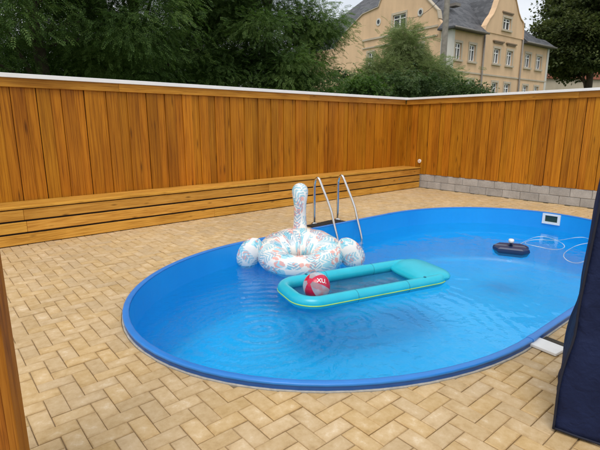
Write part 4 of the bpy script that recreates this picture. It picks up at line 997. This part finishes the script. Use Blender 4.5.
def tree(name, loc, crown_me, C_, leafm, H, r0, nl, seed, label, cat, group=None, rotz=0, sc_=1.0):
    e = empty(name, tuple(loc), label, cat, group); e.rotation_euler = (0, 0, rotz); e.scale = (sc_,)*3
    for nm, me_, mt in (('trunk', limbs_mesh(name, C_, H, r0, nl, seed), M['bark']), ('crown', crown_me, leafm)):
        o = bpy.data.objects.new(nm, me_); col.objects.link(o); o.parent = e
        if not me_.materials: me_.materials.append(mt)
    return e
def limbs_mesh(name, C_, H, r0, nl, seed):
    mb = limbs(name, None, C_, H, r0, nl, seed, None); me_ = mesh('trunk', mb.v, mb.f); me_.polygons.foreach_set('use_smooth', [True]*len(me_.polygons)); return me_
T_rob = pinnate(5, 0.052, 0.024, 0.18)
def blobs_round(seed, n, c, spread, r0, r1):
    rr_ = random.Random(seed); out = [(c[0], c[1], c[2], spread[0]*0.75, spread[1]*0.75, spread[2]*0.75)]
    for k in range(n):
        a = rr_.uniform(0, 2*math.pi); u = rr_.uniform(-0.9, 0.95); q = math.sqrt(1-u*u); s = rr_.uniform(r0, r1)
        out.append((c[0]+spread[0]*0.85*q*math.cos(a), c[1]+spread[1]*0.85*q*math.sin(a), c[2]+spread[2]*0.85*u, s, s, s*0.65))
    return out
meA, cA = crown_mesh('crown', blobs_round(4, 30, (0, 0, 5.4), (3.6, 3.6, 3.4), 0.8, 1.5), 1650, 25, T_rob, 0.30, 0.25, 0.5, 1)
meB, cB = crown_mesh('crown', blobs_round(9, 26, (0, 0, 5.0), (1.75, 1.75, 3.4), 0.6, 1.0), 1500, 25, T_rob, 0.27, 0.25, 0.5, 2)
GT = 'leafy trees behind the left fence'
tree('leafy_tree', bearing(45, 13.0), meA, cA, M['leaf_dark'], 7.5, 0.20, 26, 1, 'dark green feathery tree at the far left behind the fence', 'tree', GT, 0.4)
tree('leafy_tree', bearing(142, 15.5), meA, cA, M['leaf_dark'], 8.0, 0.24, 30, 2, 'dark green tree whose trunk shows just above the left fence', 'tree', GT, 2.5)
tree('leafy_tree', bearing(270, 15.5), meB, cB, M['leaf_dark'], 8.0, 0.20, 30, 3, 'tall dense dark green tree left of the house', 'tree', GT, 1.0)
tree('leafy_tree', bearing(202, 19.5), meB, cB, M['leaf_dark'], 8.0, 0.18, 34, 4, 'loose dark tree with bare branches set back between its neighbours', 'tree', GT, 3.7, 1.0)
meL, cL = crown_mesh('crown', blobs_round(21, 34, (0, 0, 9.4), (4.6, 4.6, 4.2), 1.0, 1.8), 2200, 14, tuft(4, 0.26, 0.17, 5), 0.42, 0.25, 0.5, 3)
tree('broadleaf_tree', bearing(581, 63), meL, cL, M['leaf_lime'], 12, 0.35, 26, 6, 'large round dark tree right of the house', 'tree', None, 0, 1.34)
# shrubs in front of the house
T_f = pinnate(7, 0.085, 0.026, 0.34); T_b = tuft(6, 0.10, 0.05, 8)
meF, cF = crown_mesh('crown', [(0, 0, 3.0, 1.2, 1.2, 1.6), (0.2, 0, 4.8, 0.7, 0.7, 1.1), (-0.7, .2, 3.6, .8, .8, 1.0), (.9, -.2, 3.5, 1.0, 1.0, 1.1), (0, .1, 5.4, .45, .45, .8), (1.5, -1.2, 2.9, .9, .9, 1.2), (-1.4, 1.0, 2.9, .9, .9, 1.1), (0.8, -0.9, 3.9, .8, .8, .9), (-0.8, 0.8, 3.9, .7, .7, .9)], 860, 24, T_f, 0.26, 0.10, 0.3, 6, 0.5)
tree('tamarisk_shrub', bearing(400, 23.5), meF, cF, M['leaf_feather'], 4.8, 0.10, 24, 7, 'tall feathery pale green shrub in front of the house gable', 'shrub', None, 0, 1.02)
def bush_mesh(seed, sx, sz, n): return crown_mesh('crown', blobs_round(seed, 12, (0, 0, sz*0.95), (sx, sx, sz), sx*0.3, sx*0.55), n, 16, T_b, 0.20, 0.2, 0.4, seed, 0.6)
meU, cU = bush_mesh(31, 1.5, 1.9, 420); meV, cV = bush_mesh(37, 1.25, 1.7, 380)
for (px, D_, me_, c_, mt, s_, rz_, lab) in (
    (424, 19.5, meU, cU, 'leaf_bush', 0.98, 0.3, 'dark rounded bush below the utility pole behind the fence corner'),
    (386, 18.5, meU, cU, 'leaf_bush', 1.0, 1.7, 'grey-green bush below the feathery shrub behind the left fence'),
    (461, 19.0, meV, cV, 'leaf_bush', 0.97, 0.9, 'round dark bush just right of the utility pole against the house wall'),
    (350, 17.5, meV, cV, 'leaf_bright', 1.02, 2.9, 'bright green low bush between the dense tree and the house'),
    (345, 24.0, meU, cU, 'leaf_bush', 1.22, 4.0, 'tall dull green bush against the left end of the house')):
    tree('bush', bearing(px, D_), me_, c_, None, 2.6, 0.06, 16, int(px), lab, 'bush', 'bushes between fence and house', rz_, s_)
    o = [c for c in col.objects if c.name.startswith('crown')][-1]
    if not me_.materials: me_.materials.append(M[mt])
    o.material_slots[0].link = 'OBJECT'; o.material_slots[0].material = M[mt]
